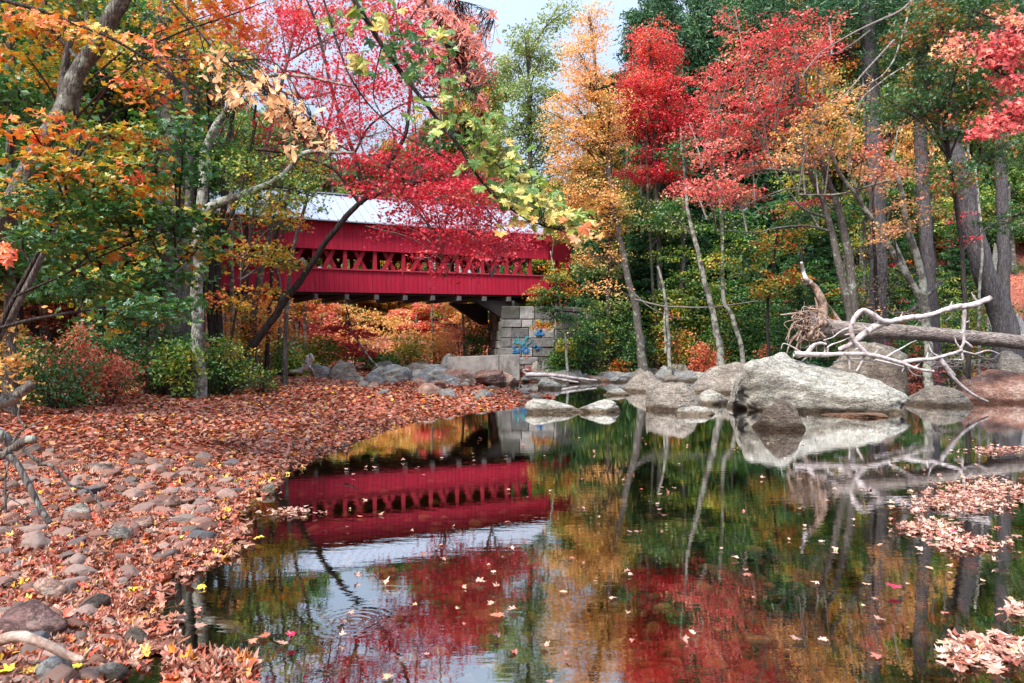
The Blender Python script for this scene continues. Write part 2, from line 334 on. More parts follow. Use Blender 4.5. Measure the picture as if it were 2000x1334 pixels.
def siding(name, base, w=.23):
    k = NT(name); p = k.obj(); x = k.n('SeparateXYZ', i_0=p).outputs[0]; t = k.math('DIVIDE', x, w); fl = k.math('FLOOR', t); fr = k.math('FRACT', t)
    wn = k.n('TexWhiteNoise', noise_dimensions='1D', i_W=fl).outputs['Value']
    grain = k.noise(k.map(p, (30, 30, 1.2)), 1.0, 5, .6)
    c = k.mix(k.math('MULTIPLY_ADD', wn, .5, .0), base, tuple(v*.72 for v in base))
    c = k.mix(k.math('MULTIPLY', grain, .35), c, tuple(min(1, v*1.25+.02) for v in base))
    edge = k.math('LESS_THAN', k.math('MINIMUM', fr, k.math('SUBTRACT', 1.0, fr)), .045)
    c = k.mix(k.math('MULTIPLY', edge, .75), c, tuple(v*.22 for v in base))
    st = k.noise(k.map(p, (5, 5, .6)), 1.0, 4); c = k.mix(k.ramp(st, [(.5, (0, 0, 0)), (.75, (.55,)*3)]), c, tuple(v*.5 for v in base)); st2 = k.noise(k.map(p, (9, 9, .9)), 1.0, 5); c = k.mix(k.ramp(st2, [(.55, (0, 0, 0)), (.8, (.4,)*3)]), c, (.62, .10, .13))
    return k.done(c, .7, k.bump(k.math('ADD', k.math('MULTIPLY', edge, -1.0), k.math('MULTIPLY', grain, .2)), .6, .02), .25)
RED = (.44, .010, .038)
M['siding'] = siding('red_board_siding', RED)
def plain(name, c, var=.35, rough=.8, sc=6, metallic=0):
    k = NT(name); n = k.noise(k.map(k.obj(), (1, 1, 3)), sc, 6, .65)
    return k.done(k.mix(k.math('MULTIPLY', n, var*1.4), c, tuple(v*.45 for v in c)), rough, k.bump(n, .4, .02), .3)
M['redtimber'] = plain('red_timber', (.40, .018, .038)); M['redrail'] = plain('red_rail', (.50, .045, .075))
M['darktimber'] = plain('dark_timber', (.035, .027, .024)); M['greytimber'] = plain('grey_timber', (.13, .125, .125))
M['roof'] = plain('galvanised_roof', (.38, .42, .50), .5, .45, 3)
def conc():
    k = NT('weathered_concrete'); p = k.obj(); n = k.noise(p, 1.6, 8, .7); n2 = k.noise(k.map(p, (1, 1, .6)), 1.3, 6, .7); n3 = k.noise(p, 12, 5, .7)
    c = k.ramp(n, [(.3, (.24, .22, .20)), (.5, (.42, .39, .35)), (.7, (.52, .46, .38))]); c = k.mix(k.ramp(n2, [(.5, (0, 0, 0)), (.62, (.7,)*3)]), c, (.15, .13, .11))
    x = k.n('SeparateXYZ', i_0=p).outputs[0]; seam = k.math('LESS_THAN', k.math('ABSOLUTE', k.math('SUBTRACT', x, .75)), .02); c = k.mix(seam, c, (.08, .07, .06))
    return k.done(c, .9, k.bump(n3, .7, .03), .15)
M['concrete'] = conc()
M['mortar'] = plain('dark_joint', (.05, .045, .04))
def stonew():
    k = NT('granite_blocks'); p = k.obj(); a = k.n('Attribute', attribute_name='rnd').outputs['Fac']; n = k.noise(p, 5, 8, .75); n2 = k.noise(p, .5, 3)
    c = k.ramp(a, [(0, (.11, .105, .10)), (.5, (.22, .21, .20)), (1, (.36, .345, .325))])
    c = k.mix(.7, c, k.ramp(n, [(.3, (.2,)*3), (.7, (.8,)*3)]), 'OVERLAY'); c = k.mix(k.ramp(n2, [(.45, (0, 0, 0)), (.62, (.75,)*3)]), c, (.05, .052, .035))
    return k.done(c, .9, k.bump(n, 1.0, .06), .15)
M['stone'] = stonew()
M['blue'] = plain('blue_spray_paint', (.03, .22, .50), .2); M['teal'] = plain('teal_spray_paint', (.06, .36, .42), .2)
# ------------------------------------------------------------------ terrain
def W(px, py): 
    d = F*H/(py-CY); return ((px-CX)/F*d, d)
SHORE = [(-1.1, -12), (-1.6, 1.0), (-2.1, 3.2)]+[W(*q) for q in [(262, 1300), (262, 1230), (285, 1145), (390, 1100), (452, 1050), (428, 1003), (500, 962), (530, 925), (620, 888), (700, 853), (800, 822), (900, 807), (990, 797), (1045, 785), (1090, 775), (1040, 768), (985, 763), (935, 757), (960, 750), (1010, 747), (1080, 743), (1150, 741), (1300, 739), (1500, 738), (1650, 741), (1800, 745), (2000, 748), (2300, 752)]]+[(45, 30), (60, 5), (50, -12)]
SH = np.array(SHORE)
def sdist(x, y):
    """distance to the water's edge, negative in the water"""
    P = np.stack([x, y], -1); best = np.full(len(P), 1e9); ins = np.zeros(len(P), bool); n = len(SH)
    for i in range(n):
        a = SH[i]; b = SH[(i+1) % n]; e = b-a; w = P-a; t = np.clip((w@e)/(e@e), 0, 1); dd = np.linalg.norm(w-t[:, None]*e, axis=1); best = np.minimum(best, dd)
        c = ((a[1] > y) != (b[1] > y)) & (x < (b[0]-a[0])*(y-a[1])/(b[1]-a[1]+1e-12)+a[0]); ins ^= c
    return np.where(ins, -best, best)
def sst(a, b, x): t = np.clip((x-a)/(b-a), 0, 1); return t*t*(3-2*t)
def ground(x, y):
    x = np.atleast_1d(np.asarray(x, float)); y = np.atleast_1d(np.asarray(y, float)); s = sdist(x, y)
    bar = .72*(1-np.exp(-np.clip(s, 0, None)*.16))
    bed = -np.clip(-s*.10, 0, .55)
    far = sst(-2.0, 4.0, x)*sst(32, 36, y)
    rr = .40*np.clip(s-1.0, 0, 22)*far
    rb = .22*np.clip(y-47, 0, 40)
    bx = np.interp(y, [-5, 6, 12, 16, 22, 30, 36, 50], [-8.0, -7.6, -8.8, -10.6, -11.6, -11.5, -13.5, -19])
    rl = .55*np.clip(bx-x, 0, 15)
    back = .25*np.clip(-y-8, 0, 20)
    n = fbm(np.stack([x*.35, y*.35, x*0], -1), 3)*.10+fbm(np.stack([x*1.7, y*1.7, x*0+5], -1), 3)*.025
    return np.where(s > 0, bar+np.maximum(np.maximum(rr, rb), np.maximum(rl, back))+n*np.clip(s*.7, 0, 1)*(1+np.clip(rr+rl, 0, 3)*.7), bed+n*.5*np.clip(-s, 0, 1))
def gz(x, y): return float(ground(x, y)[0])
th = np.radians(np.unique(np.r_[np.arange(-50, 50.01, .22), np.arange(-180, -50, 4.), np.arange(50, 180.1, 4.)]))
rad = np.r_[0.01, np.geomspace(.6, 160, 300)]
TH, RA = np.meshgrid(th, rad); X = (np.sin(TH)*RA).ravel(); Y = (np.cos(TH)*RA).ravel()
Z = ground(X, Y); nr, nc = TH.shape
ii = np.arange(nr-1)[:, None]*nc; jj = np.arange(nc-1)[None]
mb = MB(); mb.add(np.stack([X, Y, Z], -1), np.stack([ii+jj, ii+nc+jj, ii+nc+jj+1, ii+jj+1], -1).reshape(-1, 4), .5, True)
tag(mb.build('ground', M['ground']), kind='structure')
mb = MB(); mb.add([(-30, -14, 0), (70, -14, 0), (70, 50, 0), (-30, 50, 0)], np.array([[0, 1, 2, 3]])); tag(mb.build('river_water', M['water']), kind='structure')
# ------------------------------------------------------------------ rocks
def _ico(s):
    bm = bmesh.new(); bmesh.ops.create_icosphere(bm, subdivisions=s, radius=1); v = np.array([q.co[:] for q in bm.verts]); f = np.array([[w.index for w in q.verts] for q in bm.faces]); bm.free(); return v, f
ICO = {s: _ico(s) for s in (2, 3, 4, 5, 6)}
def rock_v(s, seed, facets=14, soft=15, rough=.07, round_=.3):
    V, Fc = ICO[s]; r = np.random.RandomState(seed)
    N = r.normal(0, 1, (facets, 3)); N /= np.linalg.norm(N, axis=1)[:, None]; D = r.uniform(.62, 1.0, facets)
    g = np.clip(V@N.T, 1e-3, None)/D; inv = (np.sum(g**soft, 1)+round_**soft)**(1/soft)
    rr = np.clip(1/inv, .4, 1.25); P = V*rr[:, None]
    P = P*(1+rough*fbm(P*2.1+seed, 4)+rough*.5*fbm(P*7+seed, 4)+rough*.9*np.minimum(0, np.abs(vnoise(P*3.1+seed*2))-.12)*3)[:, None]
    lo, hi = P.min(0), P.max(0); return (P-(lo+hi)/2)/((hi-lo)/2), Fc
def boulder(name, label, px0, px1, top, base, mat, seed, depth=.8, d=None, shear=0.0, zb=0.0, rough=.06, s=5, facets=12, group=None, rz=0.0, cat='boulder', prof=None):
    """a rock spanning px0..px1 whose foot stands at pixel row base on height zb"""
    d = d or (H-zb)*F/(base-CY); w = (px1-px0)/2/F*d; x = ((px0+px1)/2-CX)/F*d; ztop = H-(top-CY)/F*(d+w*depth*.5); h = max(.05, ztop-zb)
    P, Fc = rock_v(s, seed, facets, rough=rough)
    z01 = (P[:, 2]+1)/2; P = P.copy()
    wid = 1-.25*np.clip(z01, 0, 1); P[:, 0] = P[:, 0]*wid+shear*np.clip(P[:, 2], -.2, 1)
    lo, hi = P[:, 0].min(), P[:, 0].max(); P[:, 0] = (P[:, 0]-(lo+hi)/2)/((hi-lo)/2)
    if prof:
        a = np.array(prof, float); X0 = np.clip(P[:, 0], -1, 1); pr = np.interp(X0, (a[:, 0]-(px0+px1)/2)/((px1-px0)/2), (base-a[:, 1])/(base-top))
        up = P[:, 2] > 0; P[up, 2] = (P[:, 2]/np.sqrt(np.clip(1-X0**2, .12, 1))*pr)[up]; P[:, 2] = np.clip(P[:, 2], -1, 1.0)+.0
    hz = h*2.05/2; Q = np.c_[P[:, 0]*w, P[:, 1]*w*depth, P[:, 2]*hz]
    c, si = math.cos(rz), math.sin(rz); Q = np.c_[Q[:, 0]*c-Q[:, 1]*si, Q[:, 0]*si+Q[:, 1]*c, Q[:, 2]]
    mb = MB(); mb.add(Q, Fc, .5, True)
    o = mb.build(name, M[mat], None, (x, d+w*depth*.75, ztop-hz)); return tag(o, label, cat, group)
boulder('boulder', 'huge pale granite boulder with a peaked left end below the bleached branches', 1449, 1812, 688, 806, 'rock_pale', 11, .62, s=6, rough=.085, facets=11, prof=[(1449, 790), (1456, 765), (1480, 728), (1510, 704), (1540, 690), (1556, 689), (1585, 700), (1640, 716), (1700, 727), (1735, 740), (1775, 766), (1800, 786), (1812, 800)])
boulder('boulder', 'dark wet brown rock with a steep left side before the huge pale boulder', 1474, 1585, 776, 840, 'rock_wet', 23, .8, s=5, facets=9, rough=.06, prof=[(1474, 836), (1482, 812), (1494, 786), (1504, 777), (1535, 779), (1562, 797), (1578, 818), (1585, 838)])
boulder('boulder', 'blocky brown boulder with a dark split left end standing in the pool', 1268, 1374, 747, 803, 'rock_brown', 31, .7, facets=8, rough=.04, prof=[(1268, 760), (1271, 750), (1300, 747), (1340, 748), (1362, 760), (1374, 790)])
boulder('boulder', 'peaked grey boulder behind the blocky brown one', 1214, 1306, 724, 766, 'rock_brown', 42, .8, shear=.15, facets=8)
boulder('boulder', 'broad brown boulder just left of the huge pale one', 1352, 1505, 707, 768, 'rock_brown', 53, .7, shear=.3)
boulder('boulder', 'smooth pale rock between the blocky and the broad brown boulders', 1362, 1440, 760, 790, 'rock_pale', 64, .9)
boulder('boulder', 'flat pale rock with leaves on it, in front of the blocky brown boulder', 1322, 1408, 794, 812, 'rock_pale', 65, .8)
boulder('boulder', 'long low pale rock at the tip of the leaf strewn bar', 1024, 1148, 778, 806, 'rock_pale', 76, .5)
boulder('boulder', 'pointed low pale rock right of the long low one at the bar tip', 1128, 1216, 780, 806, 'rock_pale', 77, .6)
boulder('boulder', 'flat tan rock awash left of the peaked grey boulder', 1178, 1246, 759, 772, 'rock_pale', 78, .9)
boulder('boulder', 'pale triangular rock alone in the far channel by the bar', 1050, 1098, 738, 760, 'rock_pale', 79, .8, facets=7)
boulder('boulder', 'squared red brown boulder cut by the right edge of the photo', 1893, 2050, 722, 787, 'rock_red', 84, .8, facets=9, rough=.05, prof=[(1893, 735), (1897, 725), (1930, 723), (1980, 722), (2045, 726), (2050, 740)])
boulder('boulder', 'low rounded grey rock between the pale giant and the red brown boulder', 1788, 1918, 752, 794, 'rock_brown', 95, .7)
boulder('boulder', 'mossy rounded boulder under the fallen trunk', 1625, 1800, 667, 712, 'rock_brown', 96, .7, d=27.5, zb=.9)
boulder('boulder', 'dark wedge shaped rock beside the channel under the bleached branches', 1655, 1792, 690, 750, 'rock_wet', 97, .6, d=24.5, zb=0, shear=.4, facets=7)
boulder('boulder', 'flat rusty slab just awash at the foot of the pale giant', 1600, 1740, 805, 815, 'rock_pink', 98, .7)
boulder('boulder', 'low brown rock behind the broad brown boulder', 1440, 1530, 700, 735, 'rock_brown', 99, .8, d=30)
boulder('boulder', 'pink granite boulder beside the bleached log in the channel', 958, 1014, 724, 752, 'rock_pink', 101, .8)
boulder('boulder', 'grey flat topped rock at the far edge of the bar', 838, 905, 737, 756, 'rock_grey', 102, .8, d=26, zb=.25)
boulder('boulder', 'long rusty slab at the foot of the concrete block', 850, 930, 720, 743, 'rock_red', 103, .6, d=31, zb=.25)
boulder('boulder', 'rusty slab right of centre at the concrete block foot', 905, 985, 722, 741, 'rock_red', 104, .6, d=32, zb=.25)
boulder('boulder', 'tan hump backed boulder, the rightmost of the four by the driftwood stump', 640, 706, 707, 735, 'rock_brown', 105, .8, d=29, zb=.55)
boulder('boulder', 'grey boulder nearest the pale driftwood stump', 606, 642, 710, 733, 'rock_grey', 106, .8, d=29.5, zb=.6)
boulder('boulder', 'brown boulder behind the tan hump backed one', 642, 684, 702, 728, 'rock_brown', 107, .8, d=31, zb=.6)
boulder('boulder', 'grey stone lying just right of the tan hump backed boulder', 708, 740, 724, 738, 'rock_grey', 108, .8, d=27.5, zb=.55)
boulder('boulder', 'leaning grey slab at the left end of the concrete block', 856, 888, 690, 730, 'rock_grey', 109, .5, d=35, zb=.3, shear=.5)
boulder('boulder', 'large white grey boulder on the bank right of the stone pier', 1086, 1140, 694, 730, 'rock_grey', 110, .8, d=37.5, zb=.2)
boulder('boulder', 'rounded grey boulder below the stone pier beside the concrete block', 1058, 1092, 700, 730, 'rock_grey', 111, .8, d=37, zb=.2)
boulder('boulder', 'pale egg shaped boulder in front of the pier', 1036, 1062, 704, 730, 'rock_pale', 112, .8, d=36.2, zb=.2)
boulder('boulder', 'mossy rock in the greenery right of the pier', 1150, 1190, 680, 700, 'rock_grey', 113, .8, d=41, zb=.9)
boulder('boulder', 'dark boulder on the far bank near the coral shrubs', 1366, 1412, 702, 724, 'rock_grey', 114, .8, d=40, zb=.3)
boulder('boulder', 'pale grey boulder leaning between the two pine trunks', 1928, 1962, 474, 640, 'rock_pale', 115, .5, d=37, zb=2.9, shear=.3)
boulder('boulder', 'mossy round rock on the slope beside the pine roots', 1978, 2010, 612, 660, 'rock_grey', 116, .8, d=32, zb=2.2)
boulder('boulder', 'brown boulder at the right edge under the fallen trunk', 1955, 2030, 684, 745, 'rock_brown', 117, .8, d=27, zb=0)
# bank rubble: individual rocks sharing a few meshes
UNIT = []
for i in range(9):
    P, Fc = rock_v(4, 300+i, 11); mb = MB(); mb.add(P, Fc, .5, True); UNIT.append(mb.mesh('rock'))
def stone(name, x, y, z, sx, sy, sz, rz, mat, label, group, cat='rock', tilt=.3):
    o = bpy.data.objects.new(name, UNIT[random.randrange(9)]); COL.objects.link(o)
    if not o.data.materials: o.data.materials.append(M['cobble'])
    o.material_slots[0].link = 'OBJECT'; o.material_slots[0].material = M[mat]
    o.location = (x, y, z); o.scale = (sx, sy, sz); o.rotation_euler = (random.uniform(-tilt, tilt), random.uniform(-tilt, tilt), rz); return tag(o, label, cat, group)
def rubble(px0, px1, d0, d1, n, smin, smax, mats, label, group, py=None):
    for i in range(int(n*.68)):
        px = random.uniform(px0, px1); d = random.uniform(d0, d1); x = (px-CX)/F*d; s = 1.12*smin+(smax-smin)*random.random()**2; z = max(gz(x, d), -.1)
        stone('bank_rock', x, d, z+s*.18, s*random.uniform(.8, 1.3), s*random.uniform(.7, 1.1), s*random.uniform(.5, .85), random.uniform(0, 6.3), random.choice(mats), label, group)
rubble(1190, 1540, 29, 35.5, 30, .15, .42, ['rock_grey', 'rock_brown', 'rock_pale'], 'small rock standing in the far channel before the right bank', 'small rocks in the far channel')
rubble(1560, 1960, 30, 34, 22, .15, .45, ['rock_brown', 'rock_grey', 'rock_pink'], 'small rock in the shallows behind the huge pale boulder', 'small rocks behind the huge boulder')
rubble(1015, 1215, 34.5, 38, 90, .25, .75, ['rock_grey', 'rock_pink', 'rock_grey', 'rock_pale', 'rock_red'], 'rounded rock in the heap along the bank below the pier', 'rocks heaped below the stone pier')
rubble(740, 885, 30, 37, 60, .25, .7, ['rock_grey', 'rock_grey', 'rock_brown', 'rock_pale'], 'grey rock in the heap left of the concrete block', 'rocks heaped left of the concrete block')
rubble(1200, 1560, 34.5, 39.5, 100, .25, .85, ['rock_grey', 'rock_brown', 'rock_grey', 'rock_pale'], 'weathered rock lining the far bank under the trees', 'rocks lining the far bank')
rubble(1560, 2060, 33.5, 37, 30, .2, .6, ['rock_grey', 'rock_brown'], 'rock on the bank behind the fallen trunk', 'rocks on the bank behind the fallen trunk')
rubble(700, 1060, 22.5, 31, 90, .10, .38, ['rock_pink', 'rock_grey', 'rock_red', 'rock_pale'], 'small rock poking from the leaves at the far end of the bar', 'rocks at the far end of the bar')
# hero stones on the near bar
def near_stone(px, py, wpx, hpx, mat, label, zb=.12, seed=0):
    d = (H-zb)*F/(py-CY); w = wpx/2/F*d; P, Fc = rock_v(4, 500+seed, 10, rough=.04); mb = MB(); x = (px-CX)/F*d; g0 = gz(x, d)
    d = (H-g0-.03)*F/(py-CY); x = (px-CX)/F*d; w = wpx/2/F*d; h = hpx/2/F*d*1.15
    mb.add(P*np.array([w, w*.8, h]), Fc, .5, True); tag(mb.build('river_stone', M[mat], None, (x, d+w*.5, gz(x, d)+h*.6)), label, 'stone')
near_stone(52, 1240, 130, 66, 'rock_plum' if 'rock_plum' in M else 'rock_brown', 'large flat plum brown stone near the bottom left corner', seed=1)
near_stone(177, 1192, 56, 34, 'rock_dark', 'smooth dark oval stone lying on the fallen leaves', seed=2)
near_stone(262, 1255, 54, 34, 'rock_grey', 'round speckled grey stone at the water edge, bottom left', seed=3)
near_stone(92, 1330, 66, 50, 'rock_grey', 'grey stone cut by the bottom edge beside a yellow leaf', seed=4)
near_stone(208, 1332, 60, 44, 'rock_grey', 'cracked grey stone at the bottom edge right of another grey one', seed=5)
near_stone(88, 1168, 56, 50, 'rock_pink', 'pale pinkish upright stone amid the brown cobbles', seed=6)
near_stone(272, 1030, 48, 30, 'rock_red', 'rounded terracotta stone in the middle of the near bar', seed=7)
near_stone(325, 990, 44, 30, 'rock_red', 'terracotta stone above the rounded terracotta one', seed=8)
near_stone(148, 1004, 52, 26, 'rock_brown', 'flat brown slab stone right of the dead branch tip', seed=9)
near_stone(230, 1050, 50, 28, 'rock_brown', 'speckled brown stone left of the rounded terracotta one', seed=10)
near_stone(520, 966, 30, 22, 'rock_pale', 'pale stone in the shallows near the bridge reflection', seed=11)
near_stone(205, 921, 34, 18, 'rock_dark', 'grey brown stone right of the dead branch on the bar', seed=12)
# cobbles
pts = []; tries = 0
while len(pts) < 235 and tries < 9000:
    tries += 1; px = random.uniform(-20, 560); d = 3.6*math.exp(random.random()**1.7*1.15); x = (px-CX)/F*d; g0 = gz(x, d)
    py = CY+(H-g0)*F/d
    if g0 < .02 or py > 1345: continue
    dens = .35+.65*max(0, float(fbm(np.array([[x*.8, d*.8, 3]]), 2)[0])+.5)
    if random.random() > dens: continue
    s = random.uniform(.045, .10)*(1+.3*(d > 6)); 
    if any((x-a)**2+(d-b)**2 < ((s+c)*.8)**2 for a, b, c in pts): continue
    pts.append((x, d, s))
    stone('cobble', x, d, g0+s*.28, s*random.uniform(.9, 1.4), s*random.uniform(.7, 1.1), s*random.uniform(.5, .75), random.uniform(0, 6.3), 'cobble', 'rounded river cobble among the fallen leaves on the bar', 'cobbles on the leaf strewn bar', 'stone')
def stones_stuff(name, n, region, mat, smin, smax):
    mb = MB(); B = [rock_v(2, 700+i, 10) for i in range(6)]; c = 0
    while c < n:
        x, y, z, s = region(); 
        if x is None: continue
        P, Fc = B[c % 6]; a = random.uniform(0, 6.3); sc = s*np.array([random.uniform(.9, 1.4), random.uniform(.7, 1), random.uniform(.4, .65)]); Q = P*sc; Q = np.c_[Q[:, 0]*math.cos(a)-Q[:, 1]*math.sin(a), Q[:, 0]*math.sin(a)+Q[:, 1]*math.cos(a), Q[:, 2]]
        mb.add(Q+np.array([x, y, z]), Fc, random.random(), True); c += 1
    return mb.build(name, M[mat])
def rg1():
    px = random.uniform(-30, 1100); d = 3.5*math.exp(random.random()*2.2); x = (px-CX)/F*d; g0 = gz(x, d); s = random.uniform(.02, .05)*(1+d*.02)
    if g0 < .01 or g0 > 1.3: return None, 0, 0, 0
    if float(fbm(np.array([[x*.5, d*.5, 9]]), 2)[0]) < random.uniform(-.9, .5): return None, 0, 0, 0
    return x, d, g0+s*.25, s
tag(stones_stuff('gravel', 700, rg1, 'cobble', 0, 0), 'small gravel stones showing between the fallen leaves', 'gravel', kind='stuff')
def rg2():
    px = random.uniform(100, 2050); d = 3.6*math.exp(random.random()*1.5); x = (px-CX)/F*d; g0 = gz(x, d); s = random.uniform(.03, .10)
    if g0 > -.03 or g0 < -.9: return None, 0, 0, 0
    return x, d, min(g0+s*.2, -s*.7-.02), s
tag(stones_stuff('river_bed_cobbles', 1700, rg2, 'bed', 0, 0), 'brown and olive cobbles lying under the clear shallow water', 'cobbles', kind='stuff')
# ------------------------------------------------------------------ leaf litter
n = 260000; px = R.uniform(-150, 1900, n); d = 3.2*np.exp(R.rand(n)**.75*2.75); x = (px-CX)/F*d; s = sdist(x, d); g0 = ground(x, d)
cov = fbm(np.stack([x*.9, d*.9, x*0], -1), 3)
ok = (s > .03) & ((cov > R.uniform(-1.2, .1, n)) | (s < .3)) & (g0 < 9); x = x[ok]; d = d[ok]; g0 = g0[ok]; s = s[ok]; n = len(x)
Nn = np.c_[R.normal(0, .45, (n, 2)), np.ones(n)]; hgt = np.abs(R.normal(0, .012, n))+.012
size = R.uniform(.06, .135, n)*np.where(d > 12, 1.0+(d-12)*.035, 1); rn = R.rand(n)*.97+.01
C = np.stack([x, d, g0+hgt], -1); near = d < 11
mb = MB(); leaves(mb, C[near], Nn[near]*np.array([.8, .8, 1]), size[near], rn[near], 'm', .28, True); leaves(mb, C[~near], Nn[~near], size[~near]*1.1, rn[~near], 's' if False else 'q')
tag(mb.build('leaf_litter', M['litter']), 'dry red and tan leaves carpeting the gravel bar and banks', 'fallen leaves', kind='stuff')
m = MB(); n = 420; tx_ = R.uniform(-30, 700, n); td = 3.4*np.exp(R.rand(n)*1.9); tx = (tx_-CX)/F*td; tz = ground(tx, td); k_ = tz > .02
A_ = np.c_[tx, td, tz+.03][k_]; an = R.uniform(0, 6.28, len(A_)); ln_ = R.uniform(.06, .35, len(A_)); twigs(m, A_, A_+np.c_[np.cos(an)*ln_, np.sin(an)*ln_, R.normal(.01, .02, len(A_))], .005, .002, .12)
tag(m.build('fallen_twigs', M['bark_dark']), 'thin dark twigs scattered over the leaf litter', 'twigs', kind='stuff')
# floating leaves -------------------------------------------------
LV = []
for i in range(26):
    mb = MB(); leaves(mb, np.zeros((1, 3)), np.array([[.05, .05, 1.]]), 1.0, np.array([R.rand()*.97]), 'm', .24, True); me = mb.mesh('leaf'); me.materials.append(M['float']); LV.append(me)
def fleaf(px, py, s, label, group=None, name='floating_leaf', z=.02, k=None, mat=None):
    d = (H-z)*F/(py-CY); o = bpy.data.objects.new(name, LV[random.randrange(26) if k is None else k]); COL.objects.link(o)
    o.location = ((px-CX)/F*d, d, z); o.scale = (s, s, s*.75); o.rotation_euler = (random.uniform(-.08, .08), random.uniform(-.08, .08), random.uniform(0, 6.3))
    if mat: o.material_slots[0].link = 'OBJECT'; o.material_slots[0].material = M[mat]
    return tag(o, label, 'leaf', group)
def solid_leaf(name, c): return leaf_mat(name, [(0, c), (1, tuple(min(1, v*1.15) for v in c))], .2, .08, .05)
M['lf_y'] = solid_leaf('leaf_plain_yellow', (.80, .60, .02)); M['lf_c'] = solid_leaf('leaf_crimson', (.60, .005, .06)); M['lf_p'] = solid_leaf('leaf_pale_pink', (.85, .62, .55))
def hero_leaf(px, py, s, mat, label):
    x, d = (px-CX)/F*(H-.1)*F/(py-CY), (H-.1)*F/(py-CY)
    for _ in range(4): g0 = max(0, gz(x, d)); d = (H-g0-.05)*F/(py-CY); x = (px-CX)/F*d
    o = fleaf(px, py, s, label, mat=mat, name='maple_leaf'); o.location = (x, d, g0+.06)
hero_leaf(258, 1150, .11, 'lf_y', 'bright yellow leaf standing out on the red leaf litter')
hero_leaf(15, 1314, .13, 'lf_y', 'yellow green leaf in the bottom left corner of the bar')
hero_leaf(155, 1302, .09, 'lf_y', 'yellow leaf lying beside the bent stick at the bottom')
hero_leaf(338, 946, .08, 'lf_y', 'small yellow leaf on the cobbles in the middle of the bar')
hero_leaf(108, 946, .09, 'lf_y', 'yellow leaf right beside the thick dead branch')
hero_leaf(1868, 1040, .12, 'lf_c', 'crimson leaf on the small raft of floating leaves at right')
hero_leaf(1745, 1146, .13, 'lf_c', 'crimson leaf floating with two pale ones right of centre')
hero_leaf(571, 1241, .09, 'lf_c', 'small crimson leaf afloat at the right of a leaf cluster')
nl = 'pale curled maple leaf floating alone on the dark pool'
for (a, b, s) in [(935, 1136, .19), (968, 1200, .2), (740, 1003, .16), (1100, 1155, .12), (1553, 1247, .15), (1715, 1278, .17), (1810, 1108, .17), (1460, 1120, .14), (1590, 1135, .15), (1695, 1140, .14), (1000, 1190, .15), (385, 1222, .18), (520, 1242, .17), (548, 1255, .18), (495, 1250, .14), (1350, 1235, .12), (1290, 952, .11), (1255, 955, .1), (1285, 982, .12), (1022, 868, .1), (985, 891, .14), (990, 957, .12), (1395, 868, .12), (1130, 855, .12), (1065, 890, .1), (955, 868, .1), (860, 893, .12), (815, 915, .14), (735, 912, .14), (1560, 935, .16), (1120, 1088, .1), (870, 1090, .14), (1075, 1330, .1), (990, 1018, .14), (700, 1008, .13), (1900, 860, .1), (1940, 890, .14), (1870, 905, .13), (1780, 958, .17), (1945, 1028, .15), (1985, 1045, .17), (1500, 865, .1), (1690, 850, .12), (1225, 850, .09), (1160, 880, .1), (1330, 905, .1), (1860, 1290, .15), (1900, 1300, .15), (390, 1300, .18), (440, 1310, .18), (760, 1320, .14)]:
    fleaf(a+random.uniform(-4, 4), b, s*.62, nl, 'pale leaves floating alone')
EX = []
for i in range(150): EX.append((random.uniform(650, 1950), 667+150*math.exp(random.random()*1.45)-10, random.uniform(.04, .09)))
def raft(px0, py0, px1, py1, n, label, slope=0, smin=.09, smax=.16):
    for i in range(n*5):
        u, v = R.normal(.5, .2, 2); u = min(max(u, 0), 1); v = min(max(v, 0), 1)
        if i >= n*.72: EX.append((px0+(px1-px0)*u, py0+(py1-py0)*v, random.uniform(smin, smax)*.66)); continue
        fleaf(px0+(px1-px0)*u, py0+(py1-py0)*v, random.uniform(smin, smax)*.66, label, 'floating raft: '+label, z=random.uniform(.006, .03))
raft(1790, 925, 2060, 985, 75, 'curled leaf in the large raft of leaves at right'); raft(1740, 955, 2010, 1005, 70, 'curled leaf in the large raft of leaves at right')
raft(1740, 1012, 1885, 1048, 40, 'pale leaf in the narrow raft below the large one')
raft(1790, 1042, 1985, 1078, 30, 'pale leaf in the thin raft third from the top at right')
raft(1820, 1230, 2030, 1310, 34, 'big pale leaf in the raft in the bottom right corner', smin=.13, smax=.19)
raft(1860, 868, 2040, 888, 22, 'pale leaf in the thin line of leaves near the red brown boulder')
raft(1950, 1170, 2040, 1210, 8, 'pale leaf at the right edge above the corner raft')
raft(480, 990, 640, 1010, 18, 'pale leaf along the water edge at the bridge reflection', smin=.07, smax=.12)
EX = np.array(EX); dd = (H-.02)*F/(EX[:, 1]-CY); n = len(EX)
mb = MB(); leaves(mb, np.c_[(EX[:, 0]-CX)/F*dd, dd, R.uniform(.008, .04, n)], np.c_[R.normal(0, .12, (n, 2)), np.ones(n)], EX[:, 2], R.rand(n)*.9, 'm', .3, True)
tag(mb.build('leaf_flecks', M['float']), 'scattered small pale leaves floating on the pool', 'fallen leaves', kind='stuff')
